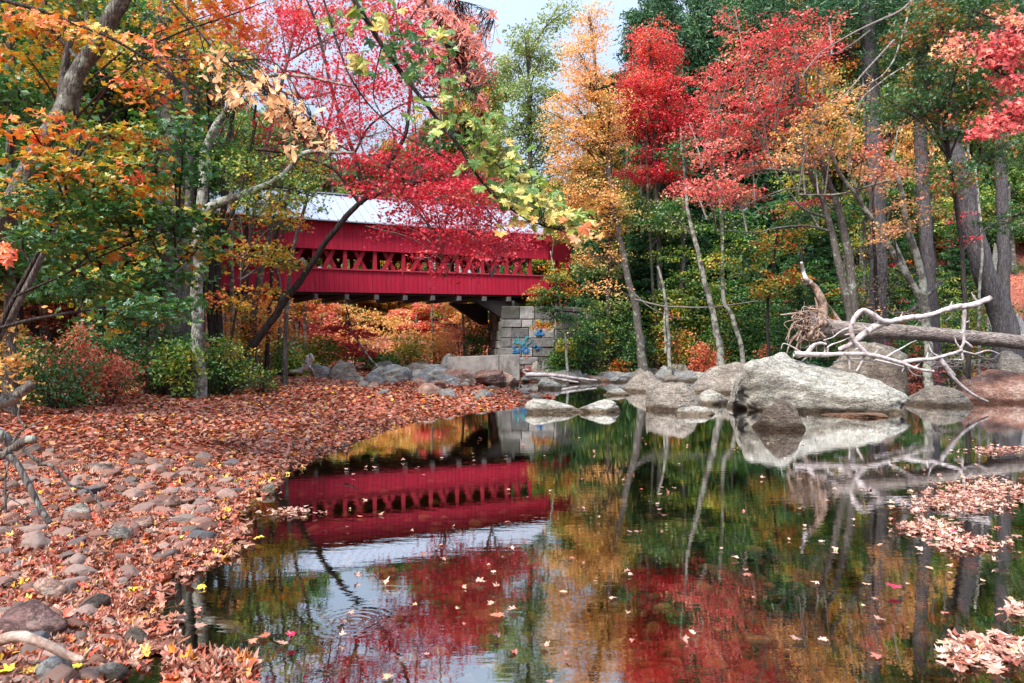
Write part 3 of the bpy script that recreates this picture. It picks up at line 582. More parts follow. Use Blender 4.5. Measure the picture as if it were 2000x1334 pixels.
# drifts of leaves pushed against the shore of the bar (spill over the water)
n = 1500; k0 = R.randint(3, 14, n); t = R.rand(n); P = SH[k0]+(SH[k0+1]-SH[k0])*t[:, None]+R.normal(0, .12, (n, 2))
mb = MB(); leaves(mb, np.c_[P, np.maximum(ground(P[:, 0], P[:, 1]), 0)+.015+np.abs(R.normal(0, .012, n))], np.c_[R.normal(0, .3, (n, 2)), np.ones(n)], R.uniform(.08, .14, n), R.rand(n)*.98, 'm', .3, True)
q = R.rand(380, 2); P = np.c_[(330+q[:, 0]*160-CX), 1280+q[:, 1]*70]; dd = (H-.02)*F/(P[:, 1]-CY)
leaves(mb, np.c_[P[:, 0]/F*dd, dd, np.full(380, .02)+np.abs(R.normal(0, .015, 380))], np.c_[R.normal(0, .4, (380, 2)), np.ones(380)], R.uniform(.1, .15, 380), R.rand(380)*.98, 'm', .32, True)
tag(mb.build('leaf_drift', M['litter']), 'pale and rusty leaves drifted along the water edge', 'fallen leaves', kind='stuff')
# ------------------------------------------------------------------ covered bridge
P0 = np.array([-9.24, 32.4]); ang = math.atan2(6.1, 10.63); TILT = math.radians(1.05)
br = empty('covered_bridge', (P0[0], P0[1], 4.27), 'red covered bridge with a grey metal roof crossing above the stream', 'bridge')
br.rotation_euler = (0, -TILT, ang)
T0, T1, WD = -6.0, 12.9, 3.9
zr, zu, ze, zt = 1.03, 1.98, 3.25, 4.86
def sided(name, y, lo, hi, t0=T0, t1=T1):
    m = MB(); box(m, ((t0+t1)/2, y, (lo+hi)/2), ((t1-t0)/2, .025, (hi-lo)/2)); return m.build(name, M['siding'], br)
sided('lower_siding', 0, 0, zr); sided('upper_siding', 0, zu, ze+.05); sided('lower_siding', WD, 0, zr); sided('upper_siding', WD, zu, ze+.05)
for y in (-.02, WD+.02):
    m = MB(); box(m, ((T0+T1)/2, y, zr+.035), ((T1-T0)/2, .075, .032)); m.build('top_rail', M['redrail'], br)
tp = [1.72+1.45*k for k in range(-5, 8)]
for y in (.13, WD-.13):
    for i, t in enumerate(tp):
        m = MB(); beam(m, (t, y, -.1), (t, y, ze), .17, .14, (1, 0, 0)); m.build('post', M['redtimber'], br)
        if i < len(tp)-1:
            t2 = tp[i+1]; yy = y+(.02 if y < 1 else -.10)
            for a, b, o in ((.25, 2.95, 0), (2.95, .25, .07)):
                m = MB(); beam(m, (t, yy+o, a), (t2, yy+o, b), .19, .06, (0, 0, 1)); m.build('brace', M['redtimber'], br)
for i, t in enumerate(tp):
    m = MB(); box(m, (t, WD/2, -.22), (.075, WD/2+.17, .11)); m.build('floor_beam', M['greytimber'], br)
for y in (.25, WD-.25, WD/2):
    m = MB(); box(m, ((T0+T1)/2, y, -.015), ((T1-T0)/2, .12, .085)); m.build('stringer', M['darktimber'], br)
m = MB(); box(m, ((T0+T1)/2, WD/2, .10), ((T1-T0)/2, WD/2-.05, .03)); m.build('deck', M['darktimber'], br)
m = MB()
for y in (.05, WD-.05):
    box(m, ((T0+T1)/2, y+(.1 if y < 1 else -.1), ze-.12), ((T1-T0)/2-.1, .08, .1))
m.build('wall_plate', M['darktimber'], br)
m = MB(); yc = WD/2; ov = .38; ez = ze-.0; L = (T1-T0)/2+.1; xc = (T0+T1)/2; th_ = .05
sl = np.array([yc+ov, zt-ez]); nn = int(2*L/.42)
for sgn in (-1, 1):
    a = np.array([yc+sgn*(yc+ov), ez-.02]); b = np.array([yc, zt])
    V = [(xc+sx*L, p[0], p[1]+dz) for sx in (-1, 1) for p in (a, b) for dz in (0, th_)]
    m.add(V, np.array([[0, 1, 3, 2], [4, 6, 7, 5], [0, 4, 5, 1], [1, 5, 7, 3], [0, 2, 6, 4]]))
    for i in range(nn):
        x = xc-L+.05+i*(2*L-.1)/(nn-1); beam(m, (x, a[0], a[1]+th_+.02), (x, b[0], b[1]+th_+.02), .055, .045, (0, 0, 1))
rf = m.build('roof', M['roof'], br)
m = MB(); beam(m, (xc-L, yc, zt+.08), (xc+L, yc, zt+.08), .05, .28, (0, 0, 1)); m.build('ridge_cap', M['roof'], rf)
for t in np.arange(T0+.5, T1, .85):
    m = MB(); 
    for sgn in (-1, 1): beam(m, (t, yc+sgn*(yc+ov-.04), ez-.09), (t, yc, zt-.07), .1, .07, (0, 0, 1))
    m.build('rafter', M['darktimber'], br)
for x in (T0+.02, T1-.02):
    m = MB(); m.add([(x+e, p[0], p[1]) for e in (-.03, .03) for p in ((0, ze), (WD, ze), (yc, zt-.06))], [np.array([[0, 1, 2], [3, 5, 4]])]); m.build('gable', M['siding'], br)
# angled shelter panels at the right portal
def wing(name, lo, hi, ta, tb, ya, yb):
    m = MB(); a = np.array([ta, ya]); b = np.array([tb, yb]); n_ = np.array([-(b-a)[1], (b-a)[0]]); n_ = n_/np.linalg.norm(n_)*.03
    V = [(p[0]+s_*n_[0], p[1]+s_*n_[1], z) for p in (a, b) for s_ in (-1, 1) for z in (lo, hi)]
    m.add(V, np.array([[0, 1, 3, 2], [4, 6, 7, 5], [0, 4, 5, 1], [2, 3, 7, 6], [0, 2, 6, 4], [1, 5, 7, 3]])); m.build(name, M['siding'], br)
wing('wing_panel', 0, zr, T1+.03, T1+3.6, .0, 2.1); wing('wing_panel', zu, ze-.1, T1+.03, T1+2.6, .0, 1.5)
for q in (.35, .7):
    m = MB(); beam(m, (T1+3.4*q, 2.0*q+.12, -.05), (T1+3.4*q, 2.0*q+.12, ze-.15), .16, .13, (1, 0, 0)); m.build('post', M['redtimber'], br)
m = MB(); V = [(t, y, z) for y in (.2, .5) for t, z in ((8.6, -.3), (11.0, -.3), (11.0, -1.5), (10.6, -1.5))]
m.add(V, np.array([[0, 1, 2, 3], [7, 6, 5, 4], [0, 4, 5, 1], [1, 5, 6, 2], [2, 6, 7, 3], [3, 7, 4, 0]])); m.build('corbel', M['darktimber'], br)
m = MB(); V = [(t, y, z) for y in (WD-.5, WD-.2) for t, z in ((8.6, -.3), (11.0, -.3), (11.0, -1.5), (10.6, -1.5))]
m.add(V, np.array([[0, 1, 2, 3], [7, 6, 5, 4], [0, 4, 5, 1], [1, 5, 6, 2], [2, 6, 7, 3], [3, 7, 4, 0]])); m.build('corbel', M['darktimber'], br)
m = MB(); beam(m, (10.75, .12, -1.9), (10.75, .12, -.3), .14, .12, (1, 0, 0)); m.build('bearing_post', M['greytimber'], br)
# stone pier
def wallface(mb, a, b, z0, z1, hc, seed, t=.35):
    r = random.Random(seed); a = np.array(a); b = np.array(b); L = np.linalg.norm(b-a); e = (b-a)/L; n_ = np.array([e[1], -e[0]]); rz = math.atan2(e[1], e[0]); z = z0
    while z < z1-.1:
        h = min(hc*r.uniform(.8, 1.15), z1-z); 
        if z1-z-h < .15: h = z1-z
        x = 0
        while x < L-.05:
            w = r.uniform(.5, 1.25); w = L-x if L-x-w < .35 else w
            c = a+e*(x+w/2)+n_*(r.uniform(-.03, .05)-(z-z0)*.03)
            ww, hh = w/2-.012, h/2-.012; D, bv = t/2, .035
            V = []; 
            for (y, k) in ((D, 0), (-D+bv, 0), (-D, bv)):
                for sx, sz in ((-1, -1), (1, -1), (1, 1), (-1, 1)): V.append((sx*(ww-k)+r.uniform(-.012, .012), y+r.uniform(-.012, .012), sz*(hh-k)+r.uniform(-.012, .012)))
            V = np.array(V); V = np.c_[V[:, 0]*e[0]-V[:, 1]*n_[0], V[:, 0]*e[1]-V[:, 1]*n_[1]*1.0, V[:, 2]]+np.array([c[0], c[1], z+h/2])
            # local y axis = inward (-n_)
            Fq = [[3, 2, 1, 0], [8, 9, 10, 11]]+[[i, (i+1) % 4, 4+(i+1) % 4, 4+i] for i in range(4)]+[[4+i, 4+(i+1) % 4, 8+(i+1) % 4, 8+i] for i in range(4)]
            mb.add(V, np.array(Fq), r.random()); x += w
        z += h
def w2(px, d): return ((px-CX)/F*d, d)
pc = w2(1040, 38.5); pier = empty('stone_pier', (pc[0], pc[1], 0), 'mossy cut granite abutment carrying the right end of the red bridge', 'abutment')
def loc(p): return (p[0]-pc[0], p[1]-pc[1])
A, B, C_, D_ = w2(958, 41.0), w2(979, 37.6), w2(1082, 37.9), w2(1160, 40.2)
m = MB(); wallface(m, loc(A), loc(B), .2, 3.88, .5, 1); wallface(m, loc(B), loc(C_), .2, 3.88, .5, 2); wallface(m, loc(C_), loc(D_), .2, 3.88, .5, 3); m.build('masonry', M['stone'], pier)
m = MB(); poly = [loc(q) for q in (A, B, C_, D_, w2(1160, 44), w2(965, 44))]; sh_ = [(x*.96+.03, y+.22) for x, y in poly]
V = [(x, y, z) for z in (-.3, 3.8) for x, y in sh_]; k6 = 6
m.add(V, [np.array([[i, (i+1) % 6, 6+(i+1) % 6, 6+i] for i in range(6)]), np.array([[6, 7, 8, 9, 10, 11]])]); m.build('core', M['mortar'], pier)
# spray painted scribbles on the pier face
def paint(name, strokes, mat):
    m = MB(); a = np.array(loc(B)); b = np.array(loc(C_)); e = (b-a)/np.linalg.norm(b-a); n_ = np.array([e[1], -e[0]])
    for st in strokes:
        P = []
        for px, py in st:
            z = H-(py-CY)/F*37.7; 
            t = ((px-979)/(1082-979))*np.linalg.norm(b-a); q = a+e*t+n_*(.262-(z-.2)*.03); P.append((q[0], q[1], z))
        C, r = smooth_path(P, [.5]*len(P), len(P)*6)
        T = np.gradient(C, axis=0); T /= np.linalg.norm(T, axis=1)[:, None]; U = np.cross(T, np.array([n_[0], n_[1], 0])); wv = .019
        V = np.stack([C-U*wv, C+U*wv], 1).reshape(-1, 3); V2 = V-np.array([n_[0], n_[1], 0])*.07; kk = len(C)
        i = np.arange(kk-1)*2; nV = 2*kk
        m.add(np.vstack([V, V2]), np.concatenate([np.stack([i, i+1, i+3, i+2], -1), np.stack([i+nV, i+2+nV, i+3+nV, i+1+nV], -1), np.stack([i, i+2, i+2+nV, i+nV], -1), np.stack([i+1, i+1+nV, i+3+nV, i+3], -1)]))
    m.build(name, mat, pier)
paint('graffiti', [[(1001, 688), (1005, 680), (1000, 678), (1006, 676)], [(1000, 689), (1010, 688)], [(1012, 689), (1014, 678), (1018, 684), (1021, 678), (1020, 689)], [(1010, 684), (1014, 681)], [(1002, 683), (1012, 687)],
                   [(1023, 688), (1023, 678), (1029, 681), (1027, 688), (1023, 689)], [(1026, 676), (1031, 680), (1030, 689)], [(1046, 655), (1050, 645), (1054, 653), (1061, 651), (1056, 643), (1050, 649), (1060, 654)], [(1044, 652), (1050, 654), (1062, 650)],
                   [(1042, 678), (1046, 673), (1050, 680), (1044, 682)], [(1052, 676), (1056, 681)]], M['blue'])
paint('graffiti', [[(1002, 671), (1007, 662), (1010, 671), (1004, 667)], [(1012, 672), (1011, 660), (1008, 654)], [(1016, 674), (1014, 668), (1020, 672), (1022, 662), (1019, 675)], [(1025, 664), (1031, 658), (1037, 661), (1034, 669), (1027, 673)], [(1023, 672), (1025, 660), (1029, 657)]], M['teal'])
# concrete block
q0 = w2(945, 35.2); cb = empty('concrete_block', (q0[0], q0[1], .3), 'long pale concrete block set on rocks below the stone pier', 'block')
m = MB(); hw = 70/F*35.2; P = []
for (x, y, z) in [(-hw, -.4, -.3), (hw, -.1, -.3), (hw, .8, -.3), (-hw, .5, -.3), (-hw, -.4, .93), (hw, -.1, 1.06), (hw, .8, 1.06), (-hw, .5, .93)]: P.append((x, y, z))
bm = bmesh.new(); vs = [bm.verts.new(p) for p in P]
for f in ((3, 2, 1, 0), (4, 5, 6, 7), (0, 1, 5, 4), (1, 2, 6, 5), (2, 3, 7, 6), (3, 0, 4, 7)): bm.faces.new([vs[i] for i in f])
bmesh.ops.bevel(bm, geom=bm.edges[:], offset=.03, segments=2, affect='EDGES'); me = bpy.data.meshes.new('slab'); bm.to_mesh(me); bm.free(); me.materials.append(M['concrete']); o = bpy.data.objects.new('slab', me); COL.objects.link(o); o.parent = cb
# ------------------------------------------------------------------ vegetation
def crown(mL, mW, blobs, path, leaf=.14, per=34, srad=.5, flat=.16, shape='q', tw=.012, droop=.15, tilt=.7, curl=.25, need_limb=True):
    """blobs: (centre, radii, sprays, rnd lo, rnd hi). limbs run from the trunk path into each blob, twigs to each spray"""
    for (c, rd, ns, lo, hi) in blobs:
        c = np.asarray(c, float); rd = np.asarray(rd, float)
        if path is not None and need_limb:
            k = np.argmin(np.linalg.norm((path-c)*np.array([1, 1, 1.6])+np.array([0, 0, 1.0])*np.linalg.norm(c-path[0])*.25, axis=1)); a = path[k]
        else: a = c-np.array([0, 0, rd[2]*.6])
        mid = (a+c)/2+np.array([0, 0, .10*np.linalg.norm(c-a)]); LP, _ = smooth_path([a, mid, c, c+(c-mid)*.4], [1]*4, 14)
        if mW is not None: tube(mW, [a, mid, c, c+(c-mid)*.4], [tw*4.0, tw*3.0, tw*2.0, tw], 5, 9)
        u = R.normal(0, 1, (ns, 3)); u /= np.linalg.norm(u, axis=1)[:, None]; sp = c+u*rd*(R.uniform(.25, 1, (ns, 1))**.6)
        if mW is not None:
            st = LP[R.randint(3, 14, ns)]; 
            nrst = np.array([LP[np.argmin(((LP-p)**2).sum(1))] for p in sp]); st = .5*st+.5*nrst
            twigs(mW, st, sp, tw*1.0, tw*.35)
        m = ns*per; ci = np.repeat(np.arange(ns), per); out = (sp-c)/rd; 
        r_ = np.sqrt(R.rand(m))*srad*np.repeat(R.uniform(.6, 1.3, ns), per); a_ = R.uniform(0, 2*np.pi, m); off = np.c_[np.cos(a_)*r_, np.sin(a_)*r_, R.normal(0, flat, m)*srad-droop*r_]
        tx = R.normal(0, .28, (ns, 2))[ci]; off[:, 2] += off[:, 0]*tx[:, 0]+off[:, 1]*tx[:, 1]
        C = sp[ci]+off; N = np.c_[R.normal(0, tilt, (m, 2)), np.abs(R.normal(.8, .4, m))]+out[ci]*.35*np.array([1, 1, .3])
        base = R.uniform(lo, hi, ns)[ci]; rn = np.clip(base+R.normal(0, .12, m), 0, 1)
        leaves(mL, C, N, leaf*R.uniform(.7, 1.25, m), rn, shape, curl)
def ib(px, py, d, rx, ry, rd, ns, lo=.2, hi=.8): return (at(px, py, d), (rx/F*d, rd, ry/F*d), ns, lo, hi)
def tree(name, label, cat, d, pts, w0, w1, bark, leafm, blobs, limbs=(), group=None, flare=.5, wood='twig', base=True, k=12, n=None, rough=.10, **kw):
    P = [at(px, py, d) for px, py in pts]
    if base:
        g0 = gz(P[0][0], P[0][1])-.15
        if P[0][2] > g0+.3: P = [np.array([P[0][0]-(P[1][0]-P[0][0])*.15, P[0][1], g0])]+P
        else: P[0][2] = g0
    org = P[0].copy(); root = empty(name, tuple(org), label, cat, group)
    P = [p-org for p in P]; r0, r1 = w0/2/F*d, w1/2/F*d
    rr = np.linspace(r0, r1, len(P))
    m = MB(); Cc, _ = tube(m, P, rr, k, n or len(P)*7, wob=.03*r0*10, rough=rough, flare=flare)
    for lp, a, b in limbs:
        Lc, _ = tube(m, [at(px, py, d+(dz[0] if dz else 0))-org for px, py, *dz in lp], np.linspace(a/2/F*d, b/2/F*d, len(lp)), 8, len(lp)*5, wob=.04, rough=.08); Cc = np.vstack([Cc, Lc])
    m.build('trunk', M[bark], root)
    if blobs:
        mL, mW = MB(), MB(); crown(mL, mW, [(c-org, rd, ns, lo, hi) for c, rd, ns, lo, hi in blobs], Cc, **kw)
        mL.build('crown', M[leafm], root); mW.build('branches', M[wood], root)
    return root
# ---- red maple leaning over the bridge
rb = []
for (px, py, rx, ry, ns) in [(520, 60, 90, 55, 60), (640, 60, 90, 60, 70), (760, 50, 80, 50, 55), (560, 150, 60, 35, 22), (700, 150, 90, 50, 55), (800, 150, 90, 60, 70), (640, 250, 60, 30, 14), (560, 240, 50, 30, 14), (690, 245, 60, 40, 25), (620, 195, 50, 25, 10), (860, 120, 50, 40, 30), (740, 300, 90, 30, 30), (820, 330, 100, 35, 60), (760, 372, 80, 30, 36), (880, 385, 90, 40, 50), (930, 430, 70, 35, 38), (850, 430, 70, 30, 20), (780, 440, 45, 12, 9), (900, 490, 70, 18, 14), (980, 490, 45, 25, 22), (1010, 465, 35, 22, 14), (890, 330, 60, 40, 50), (850, 400, 80, 40, 30), (830, 245, 60, 40, 26), (740, 448, 35, 10, 5), (940, 350, 40, 40, 24), (870, 530, 60, 12, 8), (920, 455, 70, 22, 34), (990, 470, 45, 24, 26), (850, 460, 60, 16, 16), (940, 500, 60, 14, 14), (800, 400, 60, 22, 20), (960, 410, 50, 26, 26), (820, 505, 25, 12, 5)]:
    rb.append(ib(px, py, 22.3+R.uniform(-2.2, 2.2), rx*1.1, ry*.9, 1.3, int(ns*.8), .2, .85))
tree('maple_tree', 'crimson maple leaning over the stream before the red bridge on a bent dark trunk', 'tree', 23, [(468, 712), (500, 668), (545, 605), (592, 540), (640, 465), (688, 408), (715, 385)], 18, 9, 'bark_dark', 'red', rb,
     limbs=[([(715, 385), (770, 368), (850, 350), (920, 380), (990, 450)], 12, 2), ([(780, 366), (830, 420), (860, 480), (870, 540)], 3, 1), ([(850, 350), (900, 400), (950, 470), (960, 540)], 3, 1), ([(720, 300), (780, 330), (850, 300), (930, 320)], 5, 1.5), ([(690, 300), (740, 230), (830, 190), (900, 200)], 5, 2), ([(650, 180), (580, 190), (500, 150), (440, 80)], 5, 2), ([(690, 300), (620, 260), (540, 230)], 4, 1.5), ([(850, 350), (900, 330), (950, 350)], 4, 2), ([(700, 398), (740, 350), (790, 260), (800, 160), (780, 60)], 11, 4), ([(715, 385), (690, 300), (650, 180), (620, 60), (600, 0)], 9, 4), ([(640, 296), (560, 300), (500, 320)], 5, 2), ([(640, 160), (560, 140), (480, 175)], 6, 3), ([(700, 398), (650, 330), (560, 300), (470, 290)], 7, 3)],
     leaf=.108, per=24, srad=.58, flat=.10, tw=.007, droop=.15, tilt=.6, shape='s', flare=.4, wood='twig_grey')
# ---- mixed trees on the left bank
tree('leaning_tree', 'thick lichen spotted trunk leaning right across the upper left corner', 'tree', 11, [(-60, 640), (-12, 470), (40, 375), (100, 250), (165, 125), (250, -10), (300, -110)], 42, 27, 'bark_grey', 'mixed',
     [ib(60, -60, 11, 160, 60, 1.5, 40), ib(330, -80, 11, 160, 60, 1.5, 40)], limbs=[([(100, 250), (130, 140), (150, 20), (160, -60)], 16, 8), ([(165, 125), (100, 60), (20, 40)], 10, 4)], leaf=.11, per=24, srad=.4, shape='s')
tree('dark_tree', 'tall dark furrowed trunk standing behind the leaning lichen spotted one', 'tree', 21, [(176, 740), (188, 600), (196, 300), (212, 90), (226, -20), (235, -160)], 34, 26, 'bark_dark', 'green',
     [ib(100, 60, 21, 120, 60, 1.5, 60), ib(230, 140, 21, 80, 60, 1.5, 36), ib(100, 180, 21, 110, 60, 1.5, 50), ib(280, 40, 21, 80, 50, 1.5, 36)], limbs=[([(196, 330), (150, 240), (110, 130)], 12, 4)], leaf=.12, per=26, srad=.45)
tree('grey_tree', 'broad grey trunk rising from the bank left of the slender stems', 'tree', 21, [(345, 745), (345, 560), (342, 400), (332, 220), (322, 60), (318, -100)], 52, 24, 'bark_grey', 'mixed',
     [ib(300, 160, 21, 70, 70, 1.5, 40, .3, .8), ib(360, 60, 21, 80, 50, 1.5, 40, .3, .8), ib(400, 150, 21.5, 60, 50, 1.5, 26, .1, .8), ib(290, 290, 21, 60, 50, 1.5, 26, .2, .7)], limbs=[([(340, 560), (318, 430), (316, 280), (300, 120)], 26, 12), ([(350, 740), (368, 560), (366, 400), (372, 250), (350, 100)], 26, 12)], leaf=.11, per=26, srad=.42, shape='s')
tree('forked_tree', 'lichen patched grey tree whose crooked limb reaches right above the bridge roof', 'tree', 20, [(388, 745), (386, 560), (392, 420), (398, 320), (415, 260), (450, 205), (480, 165)], 26, 12, 'bark_lichen', 'yellowgreen',
     [ib(480, 330, 20, 70, 45, 1.3, 34, .2, .8), ib(560, 330, 20, 60, 35, 1.3, 14, .3, .9), ib(430, 260, 20.5, 60, 50, 1.3, 26, .1, .7), ib(440, 120, 20.5, 60, 60, 1.3, 34, .3, .9), ib(520, 390, 20.5, 60, 30, 1.3, 22, .4, .9), ib(600, 380, 20.5, 40, 30, 1.2, 12, .3, .8)],
     limbs=[([(400, 412), (440, 390), (500, 372), (560, 335), (600, 300), (690, 297)], 20, 6), ([(480, 165), (520, 148), (600, 150), (690, 170)], 10, 4), ([(440, 215), (455, 100), (450, -20)], 9, 5)], leaf=.10, per=24, srad=.4, shape='s')
tree('slender_tree', 'pair of slender dark stems in front of the left end of the bridge', 'tree', 22, [(432, 735), (428, 620), (425, 500), (434, 420), (436, 330), (452, 240), (470, 150)], 14, 7, 'bark_dark', 'orange',
     [ib(470, 500, 22, 70, 24, 1.2, 10, .3, .8), ib(520, 490, 22, 60, 16, 1.2, 16, .2, .6), ib(470, 430, 22, 60, 25, 1.2, 6, .2, .7), ib(560, 430, 22, 40, 30, 1.2, 8, .2, .8), ib(430, 590, 22, 60, 24, 1.2, 14, .4, 1), ib(500, 570, 22.5, 50, 30, 1.2, 14, .2, .8), ib(560, 510, 22, 40, 12, 1.0, 12, .1, .5)],
     limbs=[([(425, 735), (412, 620), (414, 480), (404, 380), (410, 240), (400, 80)], 17, 7), ([(440, 735), (452, 660), (470, 560), (480, 500)], 6, 3), ([(428, 470), (452, 420), (480, 330), (500, 240)], 8, 4)], leaf=.11, per=24, srad=.4, shape='s')
tree('bare_tree', 'thin half bare grey tree whose fine twigs cross the sky above the bridge roof', 'tree', 24, [(556, 725), (560, 600), (575, 480), (600, 380), (625, 290), (650, 200), (660, 120)], 9, 4, 'bark_grey', 'red', [ib(px, py, 24, 60, 40, 1.4, 60, .1, .6) for px, py in [(600, 300), (660, 250), (560, 220), (700, 180), (620, 160), (740, 260), (520, 300), (680, 330)]], leaf=.09, per=4, srad=.45, tw=.007, wood='twig_grey')
tree('tall_maple', 'tall thin red and orange crowned tree closing the canopy above the crimson maple', 'tree', 26, [(470, 730), (480, 560), (500, 380), (540, 200), (580, 40), (600, -80)], 9, 5, 'bark_grey', 'coral', [ib(px, py, 26, 70, 30, 1.6, 30, .0, .8) for px, py in [(470, 30), (540, 10), (620, 20), (700, 5), (780, 15), (850, 40), (480, 100), (900, 70), (820, 90), (900, 130), (450, 170)]], limbs=[([(560, 120), (680, 60), (820, 50), (900, 80)], 5, 2)], leaf=.12, per=28, srad=.5, flat=.1, tw=.008)
tree('slender_tree', 'leaning grey stem crossing the left part of the bridge siding', 'tree', 24, [(486, 725), (492, 640), (505, 560), (528, 460), (556, 400), (590, 350), (612, 320)], 16, 8, 'bark_grey', 'orange',
     [ib(580, 340, 24, 60, 35, 1.2, 20, 0, .5), ib(540, 400, 24, 50, 35, 1.2, 12, .1, .6), ib(470, 640, 24, 50, 40, 1.2, 34, .3, .9), ib(520, 620, 24.5, 30, 30, 1.2, 16, .3, .9)], leaf=.11, per=24, srad=.4, limbs=[([(500, 720), (500, 620), (512, 590)], 6, 3), ([(560, 395), (575, 380), (610, 370)], 6, 3)])
# background stand on the left bank
for i, (x0, y0, x1, y1, dd, w0) in enumerate([(300, 730, 290, -40, 24, 11), (365, 730, 372, -40, 23, 12), (392, 730, 398, 40, 25, 8), (455, 725, 440, 60, 25, 8), (478, 725, 500, 200, 26, 7), (520, 720, 560, 180, 27, 7), (412, 728, 470, 30, 24, 9), (265, 730, 300, -40, 26, 9), (140, 740, 160, -60, 23, 12), (90, 740, 60, -60, 22, 11), (30, 740, 45, -60, 20, 12), (232, 735, 262, -60, 25, 9), (545, 715, 530, 300, 30, 6)]):
    xm = (x0+x1)/2+R.uniform(-14, 14); w0 = w0*1.35; tree('slim_tree', 'slim grey trunk among the crowded stems of the left bank', 'tree', dd, [(x0, y0), (x0*.6+x1*.4+R.uniform(-8, 8), y0*.6+y1*.4), (xm, (y0+y1)/2-40), (x1, y1)], w0, w0*.5, R.choice(['bark_grey', 'bark_dark', 'bark_lichen']), R.choice(['yellowgreen', 'mixed', 'green']),
         [ib(x0*(1-t)+x1*t+R.uniform(-40, 40), y0*(1-t)+y1*t, dd, 50, 22, 1.2, 16 if x0 < 390 else 6, .1, .8) for t in R.uniform(.2 if x0 < 390 else .5, .95, 5)], group='slim grey trunks on the left bank', leaf=.12, per=22, srad=.5, flat=.08, tw=.007)
gl = 'trees crowding the left bank'
for i, (px, d, w, mt, top) in enumerate([(20, 14, 26, 'green', -60), (70, 22, 18, 'green', -60), (125, 26, 20, 'green', -60), (160, 20, 16, 'mixed', -40), (255, 24, 18, 'green', -60), (290, 28, 16, 'yellowgreen', 40), (385, 27, 14, 'yellowgreen', 60), (-40, 22, 28, 'green', -60), (60, 32, 20, 'green', -60), (200, 34, 20, 'green', -60), (340, 36, 18, 'green', 0), (-90, 30, 20, 'green', -60), (-20, 40, 22, 'green', -60), (110, 42, 22, 'pine', -60), (270, 44, 22, 'pine', -60)]):
    lean = R.uniform(-25, 25); bl = []
    yy = 560
    while yy > top+20:
        bl.append(ib(px+lean*(600-yy)/600+R.uniform(-45, 45), yy+R.uniform(-15, 15), d+R.uniform(-1, 1), R.uniform(50, 85)*18/d+20, 40, 1.7, int(46*(d/24)), R.uniform(0, .4), R.uniform(.5, .9))); yy -= 62
    tree('bank_tree', 'tree crowding the left bank behind the leaning and dark trunks', 'tree', d, [(px-lean*.1, 720), (px, 560), (px+lean*.4, 300), (px+lean*.7, 120), (px+lean, top)], w, w*.5, R.choice(['bark_dark', 'bark_grey']), mt, bl, group=gl, leaf=.13+.0025*d, per=24, srad=.55, k=8)
# low green and orange maple in front of the left bank
tree('understory_maple', 'green and orange leaved maple sapling spreading in front of the left bank trunks', 'tree', 10.5, [(-40, 760), (0, 640), (60, 520), (120, 400), (160, 260)], 12, 5, 'bark_dark', 'mixed',
     [ib(px, py, 10.5+R.uniform(-1.2, 1.0), rx, ry*.85, .8, int(ns*.68), lo, hi) for px, py, rx, ry, ns, lo, hi in [(210, 265, 90, 16, 24, .45, .75), (120, 330, 90, 25, 26, .4, .9), (220, 355, 90, 22, 30, .4, .8), (60, 250, 60, 20, 14, .5, .9), (110, 400, 90, 25, 26, .1, .6), (260, 420, 90, 26, 34, .05, .35), (340, 330, 60, 40, 24, 0, .3), (220, 480, 110, 28, 36, .05, .55), (340, 430, 70, 30, 28, 0, .4), (300, 540, 80, 28, 26, .05, .45), (180, 560, 70, 28, 22, 0, .35), (300, 600, 70, 28, 24, 0, .3), (230, 620, 60, 28, 18, 0, .3), (390, 480, 50, 25, 16, .2, .6), (100, 470, 70, 25, 20, 0, .5), (40, 400, 60, 25, 14, .4, .9), (360, 270, 50, 40, 18, 0, .3)]],
     limbs=[([(30, 580), (120, 540), (230, 490), (345, 440)], 6, 2), ([(60, 520), (20, 470), (-20, 480)], 5, 3), ([(0, 640), (130, 610), (230, 590), (300, 560), (400, 470)], 8, 2), ([(100, 440), (200, 370), (330, 290)], 6, 2)], leaf=.125, per=17, srad=.42, flat=.10, shape='m', tw=.005, droop=.05, tilt=.35, wood='bark_dark', need_limb=True)
tree('orange_maple', 'orange leaved maple at the top left beyond the leaning trunk', 'tree', 12.5, [(-70, 760), (30, 600), (120, 400), (150, 200), (170, 60), (180, -80)], 16, 8, 'bark_grey', 'orange',
     [ib(px, py, 12.5+R.uniform(-1.5, 1.5), rx, ry, 1.0, int(ns*.8), lo-.15, hi-.15) for px, py, rx, ry, ns, lo, hi in [(120, 60, 110, 26, 34, .3, .9), (60, 120, 70, 25, 18, .3, .8), (180, 90, 60, 20, 16, .3, .7), (270, 120, 70, 35, 10, .4, .9), (380, 40, 70, 40, 14, .5, 1), (290, 190, 50, 25, 8, .4, 1), (430, 120, 50, 30, 10, .4, .9), (30, 30, 60, 30, 8, .3, .9), (450, 30, 60, 30, 16, .5, 1)]], leaf=.12, per=18, srad=.42, flat=.10, shape='m', tw=.006, droop=.05, tilt=.4)
